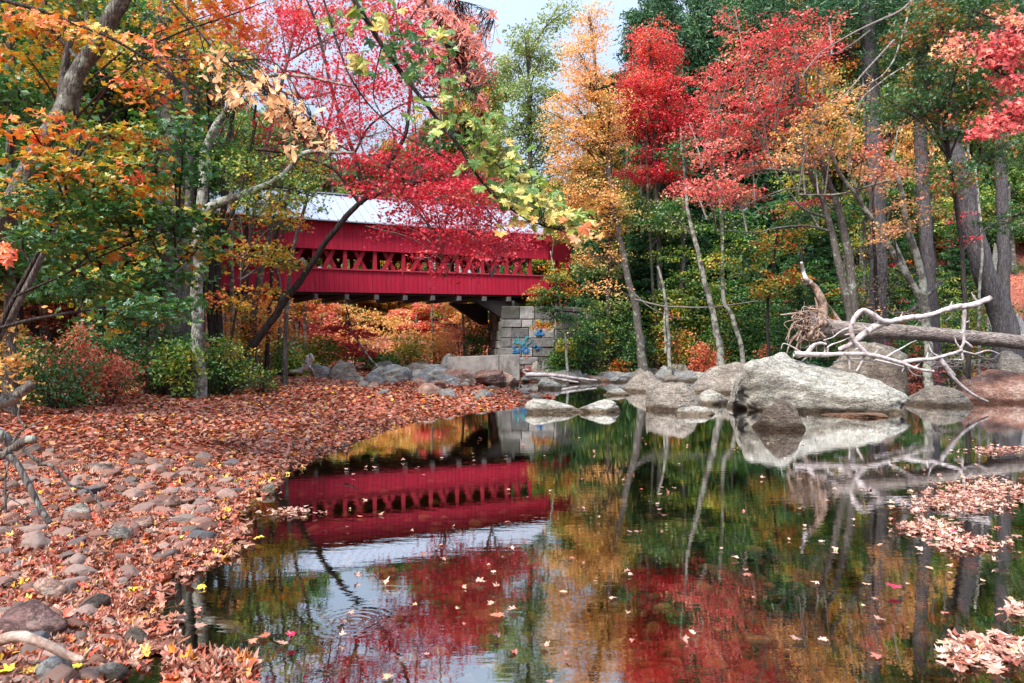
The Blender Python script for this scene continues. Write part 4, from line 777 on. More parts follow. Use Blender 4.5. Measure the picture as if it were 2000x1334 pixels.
# ---- near hanging branches
def shrub(label, px, py, d, rx, ry, n, mat, lo=0, hi=1, leaf=.10, shape='q', per=18, srad=.28, rd=None, name='shrub', group=None, cat='shrub', zoff=0, droop=.1):
    x = (px-CX)/F*d; g0 = gz(x, d); root = empty(name, (x, d, g0), label, cat, group); mL, mW = MB(), MB(); rx_, ry_ = rx/F*d, ry/F*d; cz = max(ry_*.8, H-(py-CY)/F*d-g0)
    u = R.normal(0, 1, (n, 3)); u /= np.linalg.norm(u, axis=1)[:, None]; sp = np.array([0, 0, cz])+u*np.array([rx_, rd or rx_*.7, ry_])*(R.rand(n, 1)**.4)
    top_ = cz+ry_; sp[:, 2] = .08+(sp[:, 2]-sp[:, 2].min())/(np.ptp(sp[:, 2])+1e-6)*(top_-.1); twigs(mW, np.c_[sp[:, :2]*.15, np.full(n, -.05)], sp, .009, .003, .06)
    ci = np.repeat(np.arange(n), per); m = n*per; off = R.normal(0, .6, (m, 3))*srad*np.array([1, 1, .4]); off[:, 2] -= droop*np.abs(off[:, 0])
    leaves(mL, sp[ci]+off, np.c_[R.normal(0, .7, (m, 2)), np.abs(R.normal(.7, .4, m))], leaf*R.uniform(.7, 1.25, m), np.clip(R.uniform(lo, hi, n)[ci]+R.normal(0, .1, m), 0, 1), shape, .2)
    mW.build('stems', M['twig'], root); mL.build('foliage', M[mat], root); return root
def hang(name, label, d, stems, leafm, groups, leaf, shape='m', tw=.004, cat='branch', bark='bark_dark', stem=True, curl=.3, hangd=.5):
    org = at(*stems[0][0][0], d); root = empty(name, tuple(org), label, cat); m = MB(); pts = []
    for st, a, b in stems:
        C, r = tube(m, [at(px, py, d+R.uniform(-.1, .1))-org for px, py in st], np.linspace(a/2/F*d, b/2/F*d, len(st)), 7, len(st)*6, wob=.02, rough=.06); pts.append(C)
    pts = np.vstack(pts); mL = MB()
    for (px, py, rx, ry, n, lo, hi) in groups:
        C = np.array([at(px+R.normal(0, rx*.55), py+R.normal(0, ry*.55), d+R.normal(0, .25))-org for _ in range(n)])
        st = pts[[np.argmin(((pts-c)**2).sum(1)+R.rand(len(pts))*.05) for c in C]]
        twigs(m, st, C+np.array([0, 0, .02]), tw*.7, tw*.3, .06)
        N = np.c_[R.normal(0, .6, n), -np.abs(R.normal(.75, .4, n)), R.normal(.55, .5, n)]; T = np.c_[R.normal(0, .5, n), R.normal(0, .3, n), -np.ones(n)*(hangd+.3)]+R.normal(0, .2, (n, 3))
        leaves(mL, C, N, leaf*R.uniform(.65, 1.2, n), R.uniform(lo, hi, n), shape, curl, stem, T=-T if False else T)
    m.build('stem', M[bark], root); mL.build('foliage', M[leafm], root); return root
hang('overhanging_branch', 'long arching near maple branch with hanging green and yellow leaves across the centre', 5.2,
     [([(640, -60), (691, 0), (722, 45), (750, 87), (789, 140), (827, 189), (866, 245), (901, 290), (918, 322), (950, 367), (985, 399), (1020, 423), (1060, 441), (1100, 452)], 11, 3), ([(720, 45), (760, 60), (800, 70), (870, 72)], 4, 1.5), ([(827, 189), (870, 185), (930, 170), (960, 160)], 4, 1.5), ([(866, 245), (940, 290), (990, 340), (1060, 380)], 4, 1.5), ([(620, -40), (640, 20), (665, 90), (690, 150), (730, 210), (790, 265), (860, 300), (905, 340)], 5, 1.5), ([(750, 87), (735, 190), (770, 260), (760, 330)], 3, 1)],
     'maplebranch', [(800, 110, 70, 45, 46, .0, .3), (740, 40, 60, 40, 26, .1, .8), (660, 30, 50, 40, 14, 0, .8), (880, 190, 50, 40, 26, .1, .85), (850, 240, 50, 25, 20, .1, .6), (940, 250, 45, 40, 40, .2, .6), (960, 300, 50, 35, 40, .25, .85), (1000, 360, 45, 40, 60, .2, .75), (930, 330, 35, 30, 16, .2, .8), (1050, 400, 50, 30, 60, .25, .8), (1010, 445, 40, 20, 12, .5, .85), (1100, 430, 45, 20, 40, .3, .95), (1130, 455, 35, 16, 22, .5, 1), (860, 70, 40, 30, 14, .2, .8), (700, 130, 40, 40, 10, .2, .8)], .115)
hang('overhanging_branch', 'near branch of pale orange oval leaves hanging at upper left', 4.6,
     [([(300, -50), (332, 0), (392, 63), (441, 119), (490, 150), (539, 185), (574, 231), (602, 287)], 6, 1.5), ([(392, 63), (420, 150), (450, 230)], 2.5, 1), ([(441, 119), (540, 120), (600, 200), (640, 290)], 3, 1)],
     'peachbranch', [(425, 130, 25, 35, 34, .1, .7), (450, 185, 30, 25, 34, .2, .8), (510, 165, 35, 25, 55, .2, .9), (550, 210, 35, 30, 80, .2, 1), (590, 250, 35, 28, 70, .2, 1), (640, 285, 25, 15, 26, .2, .9), (570, 290, 15, 15, 12, .2, .9)], .066, 'e', curl=.2, bark='bark_dark')
hang('overhanging_branch', 'coral pink feathery sumac leaves hanging at the top just left of the sky gap', 6.0,
     [([(800, -60), (830, 0), (865, 60), (900, 130), (925, 190)], 4, 1.5), ([(820, -60), (880, -5), (930, 10), (968, 38)], 3, 1), ([(830, 0), (800, 60), (850, 120), (870, 200)], 3, 1)],
     'sumac', [(850, 20, 40, 25, 90, 0, .8), (890, 60, 35, 30, 170, .2, 1), (925, 95, 30, 30, 170, .2, 1), (900, 130, 35, 25, 60, .1, .8), (955, 30, 14, 8, 14, .2, .8), (930, 150, 25, 25, 50, .1, .8), (860, 100, 30, 25, 60, .0, .6), (940, 200, 20, 20, 40, 0, .8), (870, 170, 40, 40, 60, 0, .9)], .085, 'l', stem=False, curl=.15, hangd=.2)
hang('overhanging_branch', 'long thin dark bough with orange leaves slanting down from the top left corner', 8.0,
     [([(-60, -20), (0, 0), (70, 17), (140, 42), (210, 70), (262, 101), (315, 136), (350, 161), (385, 192), (430, 222)], 8, 3), ([(140, 42), (110, 80), (60, 90)], 3, 1), ([(262, 101), (300, 200), (320, 240)], 3, 1)],
     'orange', [(110, 40, 50, 18, 40, .4, .9), (170, 65, 40, 15, 34, .3, .8), (230, 75, 30, 15, 20, .3, .9), (60, 30, 40, 15, 16, .4, .9), (310, 105, 30, 30, 18, .5, 1)], .12, curl=.25)
hang('overhanging_branch', 'red orange leaf cluster poking in at the left edge above the shrubs', 6.0,
     [([(-60, 470), (-10, 480), (30, 500)], 4, 1.5)], 'orange', [(8, 495, 18, 18, 22, .8, 1.0)], .13)
hang('overhanging_branch', 'coral red leaves on a bough entering from the upper right edge', 15.0,
     [([(2080, 130), (2010, 150), (1950, 140), (1900, 95)], 7, 2), ([(2080, 190), (2000, 215), (1930, 250), (1900, 268)], 6, 2), ([(2080, 60), (2000, 60), (1900, 20)], 6, 2)],
     'coral', [(1950, 110, 50, 30, 420, .1, .7), (1985, 80, 40, 30, 300, .1, .7), (1960, 240, 45, 18, 330, .1, .6), (1920, 262, 30, 12, 130, .1, .6), (1990, 210, 30, 20, 200, .1, .6), (1980, 40, 40, 20, 120, .4, .9), (1980, 160, 40, 15, 140, .1, .6), (1870, 90, 40, 25, 120, .3, .9)], .13, 's', stem=False)
# ---- right bank heroes
tree('yellow_maple', 'tall golden orange tree with a narrow crown right of the bridge', 'tree', 37, [(1253, 690), (1241, 600), (1225, 530), (1212, 470), (1195, 380), (1178, 250), (1160, 110), (1150, 25)], 17, 5, 'bark_grey', 'yellow',
     [ib(px+R.uniform(-8, 8), py, 37+R.uniform(-1, 1), rx*1.05, ry*.98, 1.6, int(ns*.8), lo, hi) for px, py, rx, ry, ns, lo, hi in [(1150, 50, 36, 40, 40, .5, 1), (1140, 110, 46, 40, 50, .4, 1), (1155, 165, 52, 40, 60, .4, 1), (1130, 215, 60, 36, 60, .3, .9), (1185, 220, 40, 40, 40, .3, .9), (1115, 270, 55, 34, 60, .3, .9), (1170, 290, 50, 40, 50, .2, .8), (1130, 330, 62, 34, 60, .3, .9), (1105, 385, 40, 25, 34, .3, .9), (1165, 380, 55, 30, 50, .3, .9), (1180, 440, 60, 26, 34, .2, .9), (1160, 500, 50, 26, 30, .5, 1), (1195, 400, 40, 30, 26, .1, .7), (1090, 225, 25, 25, 14, .4, .9), (1170, 560, 40, 16, 12, .3, 1)]],
     leaf=.125, per=40, srad=.72, flat=.08, tilt=.55, tw=.014, droop=.12)
tree('red_maple', 'brilliant scarlet narrow crowned tree beside the golden one', 'tree', 41, [(1300, 690), (1290, 560), (1285, 420), (1278, 280), (1272, 150), (1268, 70)], 14, 5, 'bark_grey', 'scarlet',
     [ib(px+R.uniform(-6, 6), py, 41+R.uniform(-1, 1), rx*1.08, ry*.78, 1.6, int(ns*.95), lo, hi) for px, py, rx, ry, ns, lo, hi in [(1268, 75, 38, 30, 40, .6, 1), (1285, 120, 52, 40, 70, .5, 1), (1250, 165, 45, 40, 60, .3, .9), (1310, 180, 40, 40, 50, .3, .9), (1255, 225, 55, 35, 70, .2, .7), (1310, 250, 45, 30, 46, .1, .7), (1240, 262, 45, 20, 34, .2, .7), (1290, 300, 50, 16, 30, .1, .5), (1240, 345, 55, 18, 46, .1, .6), (1300, 335, 45, 22, 40, .1, .6), (1330, 375, 30, 14, 14, 0, .5), (1350, 230, 30, 40, 24, .3, .8), (1215, 210, 20, 30, 14, .2, .7)]], leaf=.13, per=42, srad=.75, flat=.08, tilt=.55, tw=.014, droop=.12)
tree('poplar_tree', 'tall pale olive green tree standing against the sky gap', 'tree', 52, [(1045, 690), (1040, 500), (1035, 300), (1032, 120), (1030, 60)], 14, 5, 'bark_grey', 'olive',
     [ib(px, py, 52+R.uniform(-1, 1), rx, ry, 2.0, ns, lo, hi) for px, py, rx, ry, ns, lo, hi in [(1025, 70, 35, 30, 26, .3, 1), (1010, 120, 42, 40, 50, .3, 1), (1060, 110, 40, 50, 40, .3, 1), (1040, 180, 60, 45, 70, .2, .9), (1020, 250, 60, 45, 70, .1, .8), (1070, 260, 50, 50, 60, .1, .7), (1050, 340, 60, 45, 60, 0, .6), (1000, 330, 40, 40, 34, 0, .6), (1080, 30, 30, 35, 18, .4, 1), (1110, 20, 24, 26, 12, .5, 1)]], leaf=.2, per=32, srad=.7, tw=.016, droop=.5)
tree('coral_maple', 'wide spreading coral and red maple reaching left over the far bank', 'tree', 28, [(1668, 700), (1662, 622), (1645, 543), (1624, 451), (1605, 385), (1575, 310), (1560, 200), (1555, 90)], 19, 6, 'bark_grey', 'coral',
     [ib(px, py, 28+R.uniform(-2, 1.5), rx, ry*.7, 1.6, int(ns*.6), lo, hi) for px, py, rx, ry, ns, lo, hi in [(1530, 55, 45, 30, 34, 0, .4), (1470, 90, 55, 28, 40, .1, .5), (1545, 110, 50, 26, 34, .1, .5), (1430, 145, 60, 26, 46, .1, .6), (1510, 160, 60, 28, 50, .3, .8), (1400, 190, 50, 24, 30, .2, .6), (1480, 205, 60, 26, 44, .0, .5), (1560, 215, 60, 26, 40, .0, .4), (1410, 250, 60, 26, 50, .1, .5), (1480, 265, 60, 24, 44, .1, .5), (1390, 300, 50, 24, 34, .2, .6), (1470, 320, 55, 22, 36, .2, .7), (1380, 370, 50, 24, 44, .2, .6), (1440, 385, 50, 24, 40, .2, .6), (1345, 358, 30, 12, 14, .2, .6), (1560, 400, 40, 18, 14, .1, .5), (1350, 250, 40, 20, 16, .1, .4), (1600, 100, 40, 22, 20, 0, .4), (1620, 50, 30, 20, 14, .3, .6), (1440, 40, 40, 20, 14, .1, .5)]],
     limbs=[([(1624, 430), (1560, 400), (1500, 300), (1460, 180)], 6, 1.5), ([(1606, 385), (1540, 370), (1460, 400), (1380, 430)], 5, 1.5), ([(1624, 451), (1560, 440), (1480, 452), (1400, 450)], 6, 1.5), ([(1590, 340), (1500, 330), (1430, 350), (1370, 330)], 6, 1.5), ([(1580, 320), (1520, 260), (1450, 220), (1400, 230)], 6, 1.5), ([(1700, 60), (1640, 100), (1600, 110), (1560, 140)], 5, 2), ([(1670, 614), (1660, 515), (1645, 438), (1632, 390), (1600, 300), (1590, 200)], 18, 8)], leaf=.115, per=34, srad=.62, flat=.07, tilt=.5, tw=.010, wood='twig_grey', droop=.08)
tree('peach_maple', 'peach and orange leaved tree with several grey leaning stems behind the fallen trunk', 'tree', 27, [(1812, 700), (1810, 640), (1800, 590), (1785, 558), (1745, 494), (1717, 443), (1686, 400), (1650, 350), (1610, 270)], 16, 6, 'bark_lichen', 'peach',
     [ib(px, py, 27+R.uniform(-1.5, 1.5), rx, ry*.8, 1.5, int(ns*.66), lo, hi) for px, py, rx, ry, ns, lo, hi in [(1610, 150, 30, 30, 18, 0, .4), (1640, 200, 45, 30, 34, .2, .6), (1590, 225, 50, 26, 30, .2, .7), (1560, 270, 55, 26, 34, .2, .7), (1630, 260, 50, 28, 34, .1, .6), (1590, 310, 55, 24, 34, .3, .8), (1660, 310, 40, 26, 20, .2, .6), (1720, 330, 60, 26, 40, .4, 1), (1690, 290, 40, 18, 16, .6, 1), (1760, 350, 45, 22, 24, .4, .9), (1740, 450, 40, 24, 22, .3, .7), (1770, 430, 30, 30, 16, .2, .7), (1740, 400, 40, 15, 12, .3, .8), (1520, 300, 40, 20, 16, .4, .8), (1760, 240, 35, 20, 12, .3, .7), (1745, 610, 30, 10, 6, .3, .6)]],
     limbs=[([(1812, 660), (1803, 553), (1785, 484), (1770, 438), (1762, 380), (1740, 300)], 17, 7), ([(1806, 600), (1760, 500), (1740, 455)], 8, 4), ([(1686, 400), (1660, 320), (1680, 200), (1780, 120)], 6, 3), ([(1740, 350), (1640, 380), (1560, 378)], 5, 2), ([(1780, 0), (1740, 130), (1680, 170), (1640, 190)], 4, 1.5)], leaf=.11, per=28, srad=.5, flat=.09, tilt=.55, tw=.009, wood='twig_grey', droop=.08)
def pine(label, d, pts, w0, w1, boughs, group=None, bark='bark_pine', nd='pine', name='pine_tree', flare=.6, per=300):
    P = [at(px, py, d) for px, py in pts]; g0 = gz(P[0][0], P[0][1])-.2; P[0][2] = min(P[0][2], g0) if P[0][2] < g0+.5 else P[0][2]
    if P[0][2] > g0: P = [np.array([P[0][0], P[0][1], g0])]+P
    org = P[0].copy(); root = empty(name, tuple(org), label, 'tree', group); m = MB(); Cc, _ = tube(m, [p-org for p in P], np.linspace(w0/2/F*d, w1/2/F*d, len(P)), 14, len(P)*8, wob=.03, rough=.08, flare=flare); m.build('trunk', M[bark], root)
    mL, mW = MB(), MB()
    for (px, py, rx, ry, n) in boughs:
        c = at(px, py, d+R.uniform(-2, 2))-org; k = np.argmin(np.linalg.norm(Cc-c, axis=1)); a = Cc[k]
        tube(mW, [a, (a+c)/2+np.array([0, 0, .1]), c], [.06, .04, .015], 5, 8)
        u = R.normal(0, 1, (n, 3))*np.array([rx/F*d, 1.2, ry/F*d])*.6; sp = c+u
        twigs(mW, np.repeat(c[None], n, 0)*.4+sp*.6, sp, .012, .005)
        q = per//8; T = R.normal(0, 1, (n*q, 3)); T[:, 2] = np.abs(T[:, 2])*.6; ci = np.repeat(np.arange(n), q); off = R.normal(0, .22, (n*q, 3))*np.array([1.5, 1.5, .55]); 
        N = np.cross(T, R.normal(0, 1, (n*q, 3))); needle(mL, sp[ci]+off, T, N, R.uniform(.14, .30, n*q), np.clip(R.uniform(.1, .9, n)[ci]+R.normal(0, .15, n*q), 0, 1))
    mL.build('needles', M[nd], root); mW.build('boughs', M['bark_dark'], root); return root
def needle(mb, C, T, N, L, rn, w=.09):
    T = T/np.linalg.norm(T, axis=1)[:, None]; N = N/np.linalg.norm(N, axis=1)[:, None]; B = N; L = L[:, None]; n = len(C)
    V = np.stack([C-B*L*w, C+B*L*w, C+T*L+B*L*w*.4, C+T*L-B*L*w*.4], 1).reshape(-1, 3); mb.add(V, (np.arange(n)*4)[:, None]+np.arange(4)[None], rn)
pine('tall dark pine with a thick straight trunk behind the coral and peach maples', 33, [(1716, 640), (1714, 420), (1709, 297), (1704, 180), (1695, 60), (1690, -80)], 32, 26, [(1650, 20, 70, 20, 60), (1740, 30, 60, 20, 50), (1600, 50, 60, 16, 40), (1690, 90, 90, 16, 60), (1760, 95, 50, 16, 30), (1630, 110, 60, 14, 30), (1590, 15, 70, 16, 40), (1750, 140, 50, 12, 22), (1560, 5, 80, 12, 30), (1460, 25, 60, 12, 24)])
pine('straight dark pine trunk between the V of grey stems and the leaning pine', 32, [(1822, 640), (1816, 563), (1806, 420), (1798, 266), (1797, 120), (1797, -60)], 24, 22, [(1830, 20, 60, 20, 40), (1780, 60, 60, 16, 34), (1860, 50, 50, 20, 34), (1770, 0, 60, 20, 30)])
pine('massive pine leaning left with flared roots at the right edge', 31, [(1965, 650), (1950, 600), (1925, 540), (1902, 455), (1884, 367), (1862, 297), (1850, 200), (1845, 80), (1840, -60)], 44, 28, [(1880, 20, 60, 20, 34), (1960, 10, 50, 20, 30)], flare=.9)
pine('upright grey pine trunk at the right edge beside the massive leaning one', 31.5, [(1968, 640), (1961, 578), (1960, 480), (1957, 385), (1952, 280), (1946, 157), (1940, -40)], 24, 18, [(1990, 30, 60, 20, 34)])
tree('birch_tree', 'thin pale lichen covered stem in front of the massive leaning pine', 'tree', 30, [(1912, 640), (1914, 560), (1918, 480), (1912, 400), (1905, 330)], 6, 4, 'bark_lichen', 'coral', [ib(1880, 465, 30, 45, 4, .8, 7, 0, .3), ib(1870, 425, 30, 30, 12, .8, 5, 0, .4)], leaf=.11, per=18, srad=.4, flat=.06, tw=.006)
tree('oak_tree', 'green oak with orange tipped leaves filling the upper right among the pines', 'tree', 24, [(1890, 690), (1880, 500), (1860, 350), (1845, 240), (1840, 60), (1840, -60)], 9, 6, 'bark_dark', 'oak',
     [ib(px, py, 24+R.uniform(-1.5, 1.5), rx, ry, 1.4, ns, lo, hi) for px, py, rx, ry, ns, lo, hi in [(1800, 60, 60, 30, 34, .1, .7), (1870, 130, 70, 34, 44, .1, .7), (1800, 150, 60, 30, 34, .1, .6), (1840, 210, 70, 30, 40, .1, .8), (1780, 200, 50, 26, 24, 0, .5), (1920, 180, 50, 34, 34, .1, .8), (1850, 260, 60, 20, 22, .1, .9), (1900, 30, 70, 30, 34, .2, .8), (1960, 290, 50, 40, 30, .1, .6), (1860, 340, 60, 30, 24, .2, .9), (1980, 420, 30, 30, 14, .1, .5), (1830, 20, 60, 30, 24, .3, .9), (1740, 200, 40, 30, 16, 0, .4)]], leaf=.13, per=26, srad=.5, flat=.12, shape='s', tw=.01)
tree('leaning_tree', 'bare grey trunk leaning left in the middle of the far bank', 'tree', 35, [(1408, 700), (1398, 640), (1380, 560), (1358, 470), (1345, 420), (1336, 340), (1330, 250)], 16, 3, 'bark_lichen', 'green', [ib(1340, 300, 35, 50, 40, 1.5, 30, 0, .6), ib(1300, 420, 36, 45, 30, 1.5, 26, 0, .7)], leaf=.16, per=26, srad=.55)
tree('leaning_tree', 'crooked thin grey trunk right of the bare leaning one', 'tree', 36, [(1450, 690), (1430, 620), (1414, 590), (1412, 520), (1410, 440), (1405, 360)], 10, 6, 'bark_lichen', 'yellowgreen', [ib(1420, 440, 36, 60, 34, 1.5, 46, .1, .7), ib(1480, 480, 36, 60, 34, 1.5, 50, .1, .8), ib(1400, 510, 36, 50, 26, 1.5, 30, .2, .9)], leaf=.16, per=26, srad=.55)
tree('birch_tree', 'thin pale double stem left of the bare leaning trunk', 'tree', 37, [(1307, 690), (1304, 620), (1296, 560), (1285, 520)], 8, 4, 'bark_lichen', 'green', [], limbs=[([(1300, 690), (1298, 620), (1302, 580)], 6, 3)])
tree('dead_spruce', 'grey dead spruce with drooping bare twigs behind the root plate', 'tree', 29, [(1716, 700), (1714, 600), (1708, 500), (1706, 420), (1704, 360)], 10, 4, 'bark_dark', 'deadtwig', [ib(1690, 560, 29, 35, 30, 1.0, 26), ib(1730, 540, 29, 30, 40, 1.0, 22), ib(1700, 480, 29, 30, 30, .8, 18), ib(1690, 610, 29, 30, 20, .8, 14)], leaf=.10, per=14, srad=.45, droop=1.0, tw=.008, wood='twig_grey')
tree('yellow_maple', 'small maple with bright orange yellow leaves behind the upright root', 'tree', 31, [(1500, 690), (1500, 600), (1510, 520), (1520, 440)], 7, 4, 'bark_dark', 'mixed', [ib(1520, 470, 31, 50, 26, 1.2, 34, .3, .75), ib(1545, 540, 31, 35, 16, 1.0, 20, .55, .85), ib(1490, 560, 31, 40, 20, 1.0, 22, .45, .8), ib(1460, 520, 31, 40, 24, 1.2, 26, .2, .6), ib(1560, 430, 31, 50, 26, 1.2, 28, .2, .55)], leaf=.14, per=24, srad=.45, tw=.008)
# ---- background forest: four unit trees copied, the leaf material chosen per copy
def unit_tree(kind, seed):
    root = empty('forest_tree', (0, 0, -500), 'x', 'tree'); m = MB()
    C, _ = tube(m, [(0, 0, -.5), (.1, 0, 4), (-.1, .1, 9), (0, 0, 15)], [.2, .16, .11, .04], 7, 14, wob=.12, rough=.08)
    m.build('trunk', M['bark_grey' if kind != 'pine' else 'bark_dark'], root); mL, mW = MB(), MB()
    if kind == 'pine':
        for z in np.arange(2, 15.5, .55):
            L = 3.0*(1-(z/17)**1.5)+.4; k = 5
            for a in R.uniform(0, 6.28)+np.arange(k)*6.28/k+R.normal(0, .3, k):
                LL = L*R.uniform(.7, 1.15); e = np.array([math.cos(a)*LL, math.sin(a)*LL, z+R.uniform(-.3, .3)]); twigs(mW, np.array([[0, 0, z]]), e[None], .03, .008)
                n = int(LL*46); t = R.uniform(.15, 1.05, n); P = np.array([0, 0, z])+(e-np.array([0, 0, z]))*t[:, None]+R.normal(0, 1, (n, 3))*np.array([.3, .3, .1]); T = R.normal(0, 1, (n, 3)); T[:, 2] = T[:, 2]*.4-.2
                needle(mL, P, T, np.cross(T, R.normal(0, 1, (n, 3))), R.uniform(.22, .45, n), np.clip(R.uniform(.2, .8)+R.normal(0, .2, n), 0, 1), .14)
    else:
        bl = []
        for i in range(13):
            z = R.uniform(3.2, 14.2); a = R.uniform(0, 6.28); q = 1.8*(1-abs(z-8)/14); bl.append(((math.cos(a)*q, math.sin(a)*q, z), (R.uniform(.9, 1.5), R.uniform(.9, 1.5), R.uniform(.6, 1.1)), 36, R.uniform(0, .4), R.uniform(.5, 1)))
        crown(mL, mW, bl, C, leaf=.22, per=30, srad=.62, tw=.018)
    mL.build('crown', M['pine'], root); mW.build('branches', M['twig'], root); return root
units = {'leafy': [unit_tree('leafy', i) for i in range(4)], 'pine': [unit_tree('pine', i) for i in range(2)]}
used = set(); ucount = [0]
def copy_tree(o):
    c = o.copy(); COL.objects.link(c); c.location = (0, 0, 0)
    for ch in o.children: q = ch.copy(); COL.objects.link(q); q.parent = c
    return c
def forest(px, d, top, wid, mat, label, group, kind='leafy', name='forest_tree'):
    ul = units[kind]; u = ul[ucount[0] % len(ul)]; ucount[0] += 1; c = copy_tree(u); c.name = name
    x = (px-CX)/F*d; g0 = gz(x, d); zt_ = H-(top-CY)/F*d; s = max(.25, (zt_-g0)/15.2); w = wid/F*d/5.0
    c.location = (x, d, g0); c.scale = (w, w, s); c.rotation_euler = (0, 0, R.uniform(0, 6.28)); tag(c, label, 'tree', group)
    for ch in c.children:
        if ch.name.startswith('crown'): ch.material_slots[0].link = 'OBJECT'; ch.material_slots[0].material = M[mat]
# beyond the bridge (seen under it and over its roof)
LB, GB = 'autumn tree in the wood behind and under the red bridge', 'trees behind the bridge'
for i in range(30):
    px = 560+i*14.5+R.uniform(-12, 12); d = R.uniform(46, 62); forest(px, d, R.uniform(520, 590), R.uniform(70, 120), R.choice(['yellow', 'yellowgreen', 'olive', 'yellowgreen', 'yellow', 'green', 'coral', 'mixed']), LB, GB)
for i in range(28):
    px = 440+i*20+R.uniform(-12, 12); d = R.uniform(58, 75); top = np.interp(px, [500, 640, 700, 800, 900, 960, 1000], [190, 260, 310, 260, 150, 120, 120])+R.uniform(-25, 25); forest(px, d, top, R.uniform(90, 150), R.choice(['olive', 'yellowgreen', 'green', 'mixed']), LB, GB)
LR, GR = 'tree in the dense wood on the right bank behind the maples', 'trees filling the wood on the right bank'
for i in range(24):
    px = 1130+i*36+R.uniform(-14, 14); d = R.uniform(46, 56); forest(px, d, np.interp(px, [1100, 1200, 1260, 1400], [330, 200, 60, -20])+R.uniform(-40, 40), R.uniform(90, 150), R.choice(['olive', 'yellowgreen', 'green', 'mixed', 'yellowgreen', 'yellowgreen', 'yellow']), LR, GR)
for i in range(22):
    px = 1190+i*38+R.uniform(-14, 14); d = R.uniform(60, 74); forest(px, d, np.interp(px, [1180, 1240, 1290], [150, 10, -60])+R.uniform(-20, 20), R.uniform(100, 150), R.choice(['pine', 'green', 'pine']), LR, GR, 'pine' if i % 2 else 'leafy')
for i in range(10):
    px = 1290+i*26+R.uniform(-10, 10); d = R.uniform(44, 50); forest(px, d, R.uniform(-60, 60), R.uniform(100, 140), 'pine', 'dark pine rising in the wood at the top right', 'dark pines in the right hand wood', 'pine', 'pine_tree')
for i, (px, d, top, wd) in enumerate([(1145, 41, 500, 80), (1180, 42, 470, 90), (1215, 40, 560, 80), (1250, 43, 400, 90), (1290, 42, 450, 90), (1340, 44, 380, 100), (1370, 41, 560, 70), (1560, 33, 560, 70), (1590, 34, 540, 70), (1160, 44, 420, 90), (1530, 36, 600, 60), (1320, 45, 250, 90), (1400, 46, 330, 90), (1440, 45, 500, 80), (1480, 47, 300, 90), (1620, 40, 420, 80), (1750, 40, 380, 80), (1265, 41, 600, 60), (1690, 36, 590, 50), (1880, 42, 400, 80)]):
    forest(px, d, top, wd, 'hemlock', 'dark green hemlock in the undergrowth along the right bank', 'hemlocks along the right bank', 'pine', 'hemlock')
for i in range(26):
    px = 1430+i*28+R.uniform(-12, 12); d = R.uniform(52, 64); x = (px-CX)/F*d; top = CY-(gz(x, d)+R.uniform(3, 6)-H)*F/d; forest(px, d, top, R.uniform(110, 160), R.choice(['yellowgreen', 'green', 'yellowgreen', 'mixed']), 'low young tree on the crest behind the wood at right', 'young trees on the crest')
for i in range(11): forest(975+i*16+R.uniform(-5, 5), R.uniform(49, 54), R.uniform(425, 480), 80, R.choice(['green', 'yellowgreen', 'yellow']), 'leafy tree rising just behind the right end of the bridge', 'trees behind the right end of the bridge')
for i in range(7): forest(1040+i*16+R.uniform(-5, 5), R.uniform(48, 56), R.uniform(330, 430), 90, R.choice(['green', 'yellowgreen', 'olive']), 'leafy tree rising just behind the right end of the bridge', 'trees behind the right end of the bridge')
LL_, GL2 = 'distant tree filling the gaps of the wood on the left bank', 'distant trees on the left bank'
for i in range(22):
    px = -80+i*26+R.uniform(-14, 14); d = R.uniform(36, 60); top = np.interp(px, [0, 330, 420, 470, 560], [-40, -20, 130, 240, 300])+R.uniform(-40, 60); forest(px, d, top, R.uniform(90, 140), R.choice(['green', 'green', 'orange', 'pine', 'mixed', 'yellowgreen']), LL_, GL2)
for u in sum(units.values(), []):
    for ch in list(u.children): bpy.data.objects.remove(ch)
    bpy.data.objects.remove(u)
for i in range(26):
    px = 1180+i*32+R.uniform(-9, 9); d = R.uniform(38, 50); w_ = R.uniform(5, 11); ln = R.uniform(-25, 18)
    tree('slim_tree', 'slender grey trunk standing in the wood of the right bank', 'tree', d, [(px, 640), (px+ln*.3+R.uniform(-4, 4), 500), (px+ln*.7+R.uniform(-5, 5), 340), (px+ln, 60 if px > 1450 else 250)], w_, w_*.5, R.choice(['bark_grey', 'bark_dark', 'bark_dark', 'bark_pine']), R.choice(['yellowgreen', 'green', 'yellowgreen', 'olive']),
         [ib(px+R.uniform(-30, 30), py_, d, 50, 20, 1.3, 24, .1, .9) for py_ in R.uniform(330, 600, 4)], group='slender trunks in the right bank wood', leaf=.16, per=24, srad=.6, flat=.08, tw=.008)
for i in range(60):
    px = R.uniform(1240, 1840); d = R.uniform(40, 54)
    shrub('leafy young growth on the slope between the trunks of the right bank', px, 600, d, R.uniform(40, 70), R.uniform(26, 50), 60, R.choice(['green', 'yellowgreen', 'yellowgreen', 'hemlock', 'mixed']), .1, 1, .17, 'q', 24, .55, group='young growth on the right slope')
